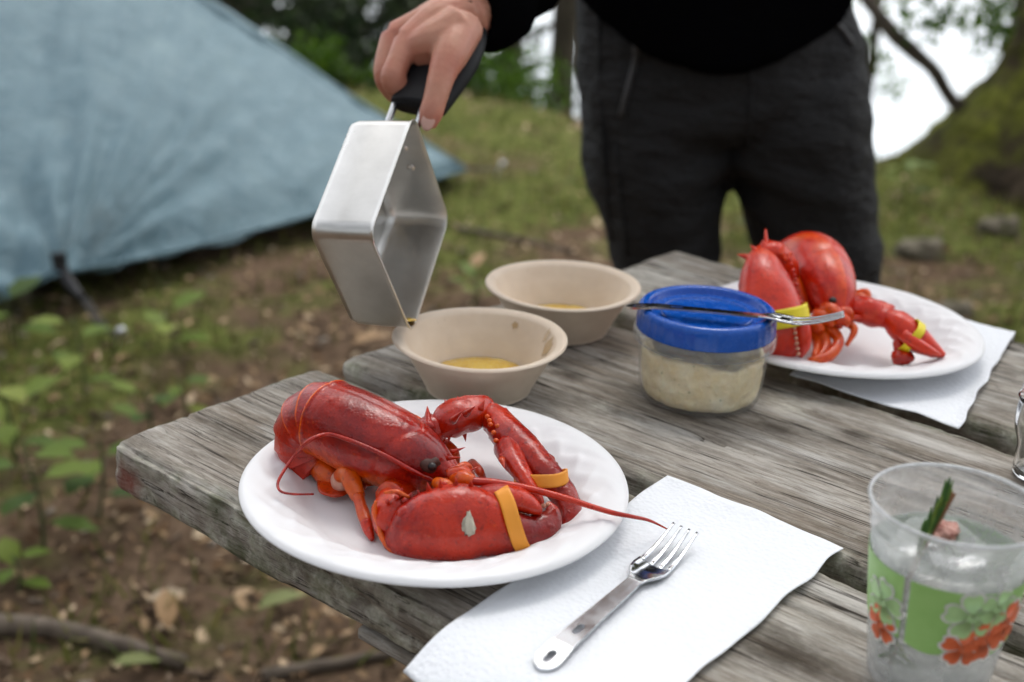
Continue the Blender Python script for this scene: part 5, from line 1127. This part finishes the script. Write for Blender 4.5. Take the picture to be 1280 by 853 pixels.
# trousers: two legs and a seat
def zx(px, py, dep): return V(px, py, dep)
LX, RX = X(826), X(1012)
mb = MB(); zc = Zp(215); zb = Zp(20)
yb = PYc + .03
def ring(cx, z, ra, rb, y=None): return (Vector((cx, y if y is not None else yb, z)), ra, rb)
def leg(rows):
    mb.add(loft([r[0] for r in rows], [r[1] for r in rows], [r[2] for r in rows], up=(0, 1, 0), n=30, k=6, pw=2.2))
def lx(px, py): 
    """x and z of a picture point on the plane through the body"""
    d = (V(px, py, 1) - CAM); s = (yb - CAM.y) / d.y; p = CAM + d * s; return p.x, p.z
def row(l, r, py, rb, dy=0.0):
    x0, z0 = lx(l, py); x1, z1 = lx(r, py); return (Vector(((x0 + x1) / 2, yb + dy, (z0 + z1) / 2)), abs(x1 - x0) / 2, rb)
rl = [row(722, 905, 95, .105), row(722, 908, 150, .105), row(731, 911, 205, .098), row(745, 907, 250, .088), row(759, 902, 300, .080), row(769, 898, 340, .075)]
rr_ = [row(893, 1080, 95, .105), row(897, 1086, 150, .105), row(914, 1091, 205, .098), row(928, 1094, 250, .088), row(946, 1097, 300, .080), row(958, 1100, 340, .076)]
for rws in (rl, rr_):
    c0, ra0, rb0 = rws[-1]
    for z, k_ in ((.42, .92), (.22, .80), (.07, .80)): rws.append((Vector((c0.x, yb + .01, z)), ra0 * k_, rb0 * k_))
    leg(rws)
top = [row(719, 1062, 12, .118), row(716, 1072, 50, .120), row(718, 1080, 95, .120), row(722, 1085, 135, .113), row(750, 1070, 165, .080)]
leg([(t_[0] + Vector((0, 0, .0)), t_[1], t_[2]) for t_ in [row(728, 1052, -40, .112)] + top])
me = remeshed(mb, .007, 6, .5)
def trouser_fold(p):
    z = p.z
    w = .0060 * noise.noise(Vector((p.x * 9, p.y * 9, z * 26))) + .0075 * noise.noise(Vector((p.x * 14 + z * 7, 3, z * 9 - p.x * 5))) + .0016 * noise.noise(Vector((p.x * 40, p.y * 40, z * 55)))
    fx = abs(p.x - (rl[2][0].x + rr_[2][0].x) / 2)
    w += .0060 * math.sin((z - .74) * 95 + fx * 26) * math.exp(-((z - .74) / .05) ** 2) * math.exp(-(fx / .10) ** 2)
    return w + .0035 * math.sin((z - .55) * 120 + p.x * 14) * math.exp(-((z - .52) / .09) ** 2)
displace(me, trouser_fold)
trousers = place_mesh('trousers', me, m_trouser, person, pi_)
def zip_strip(pts, r, name, mat, off=.0015):
    P = [surf([trousers], x, y, off)[0] for x, y in pts]; mb = MB(); mb.add(tube(P, r, 8, 4)); return mb.build(name, mat, trousers, inv=pi_)
zip_strip([(797, 62), (793, 80), (788, 100), (782, 122), (777, 145)], .0034, 'pocket_zip', m_zip); zip_strip([(797, 56), (796, 66)], .005, 'zip_pull', m_zip)
zip_strip([(749, 20), (750, 80), (752, 150), (757, 220), (765, 300)], .0028, 'side_seam', m_trouser, .0004); zip_strip([(770, 180), (776, 240), (784, 320)], .0028, 'side_seam', m_trouser, .0004)
zip_strip([(1040, 28), (1052, 38), (1064, 56)], .0035, 'pocket_zip', m_zip); zip_strip([(938, 75), (939, 110), (937, 150), (932, 185)], .0028, 'fly_seam', m_trouser, .0004)
for rws in (rl, rr_):
    c0 = rws[-1][0]; mb = MB(); mb.add(loft([(c0.x, yb + .09, .05), (c0.x, yb + .03, .06), (c0.x, yb - .06, .045), (c0.x, yb - .16, .035), (c0.x, yb - .19, .025)], [.03, .042, .045, .046, .02], [.05, .06, .045, .035, .02], n=20, k=5, pw=2.4)); mb.build('boot', m_boot, person, inv=pi_)
# fleece: torso and both sleeves
mb = MB()
def trow(z, ra, rb, dy=0.0): return (Vector((PXc, yb + dy, z)), ra, rb)
hz = row(712, 1058, 20, .14); hx = hz[0]
tor = [(Vector((hx.x, yb - .004, hx.z - .035)), hz[1] * 1.00, .138), (Vector((hx.x, yb - .004, hx.z + .02)), hz[1] * 1.03, .142), trow(1.05, .185, .135), trow(1.18, .182, .125, .01), trow(1.30, .195, .11, .02), trow(1.40, .13, .085, .03), trow(1.45, .07, .07, .03)]
mb.add(loft([t_[0] for t_ in tor], [t_[1] for t_ in tor], [t_[2] for t_ in tor], up=(0, 1, 0), n=34, k=7, pw=2.2))
CUFF = V(592, 4, 1.000)
mb.add(loft([SHR + Vector((.04, 0, 0)), SHR, SHR.lerp(EL, .5) + Vector((-.03, .02, 0)), EL, EL.lerp(CUFF, .55), V(604, 0, 1.008), V(594, 6, .999)], [.07, .068, .058, .054, .046, .040, .037], [.07, .068, .058, .054, .046, .040, .037], up=(.2, .3, 1), n=24, k=6))
EL2 = SHL + Vector((.08, .14, -.26)); WR2 = SHL + Vector((-.08, .20, -.40))
mb.add(loft([SHL + Vector((-.04, 0, 0)), SHL, SHL.lerp(EL2, .5), EL2, WR2], [.07, .068, .058, .05, .04], [.07, .068, .058, .05, .04], up=(0, 1, 0), n=24, k=6))
me = remeshed(mb, .008, 5, .5)
co_ = np.empty(len(me.vertices) * 3); me.vertices.foreach_get('co', co_); co_ = co_.reshape(-1, 3); lo_ = np.clip(1 - (co_[:, 2] - (hx.z - .04)) / .12, 0, 1) * (co_[:, 1] > PYc - .2)
co_[:, 2] += lo_ * (.075 * np.clip(np.abs(co_[:, 0] - hx.x) / hz[1], 0, 1.1) ** 2 - .012); me.vertices.foreach_set('co', co_.ravel()); me.update()
displace(me, lambda p: .005 * noise.noise(p * 14) + .002 * noise.noise(p * 45))
fleece = place_mesh('fleece_jacket', me, m_fleece, person, pi_)
mb = MB(); chain(mb, [WR2, WR2 + Vector((0, -.02, -.05)), WR2 + Vector((0, -.04, -.10))], [.026, .034, .030], 16)
for k_ in range(4): q = WR2 + Vector((-.026 + .017 * k_, -.045, -.095)); chain(mb, [q, q + Vector((0, -.012, -.04)), q + Vector((0, .0, -.075))], [.0095, .009, .006])
q = WR2 + Vector((-.03, -.02, -.04)); chain(mb, [q, q + Vector((-.02, -.02, -.03)), q + Vector((-.022, -.03, -.06))], [.012, .011, .007])
place_mesh('hand', remeshed(mb, .004, 4, .5), m_skin, person, pi_)
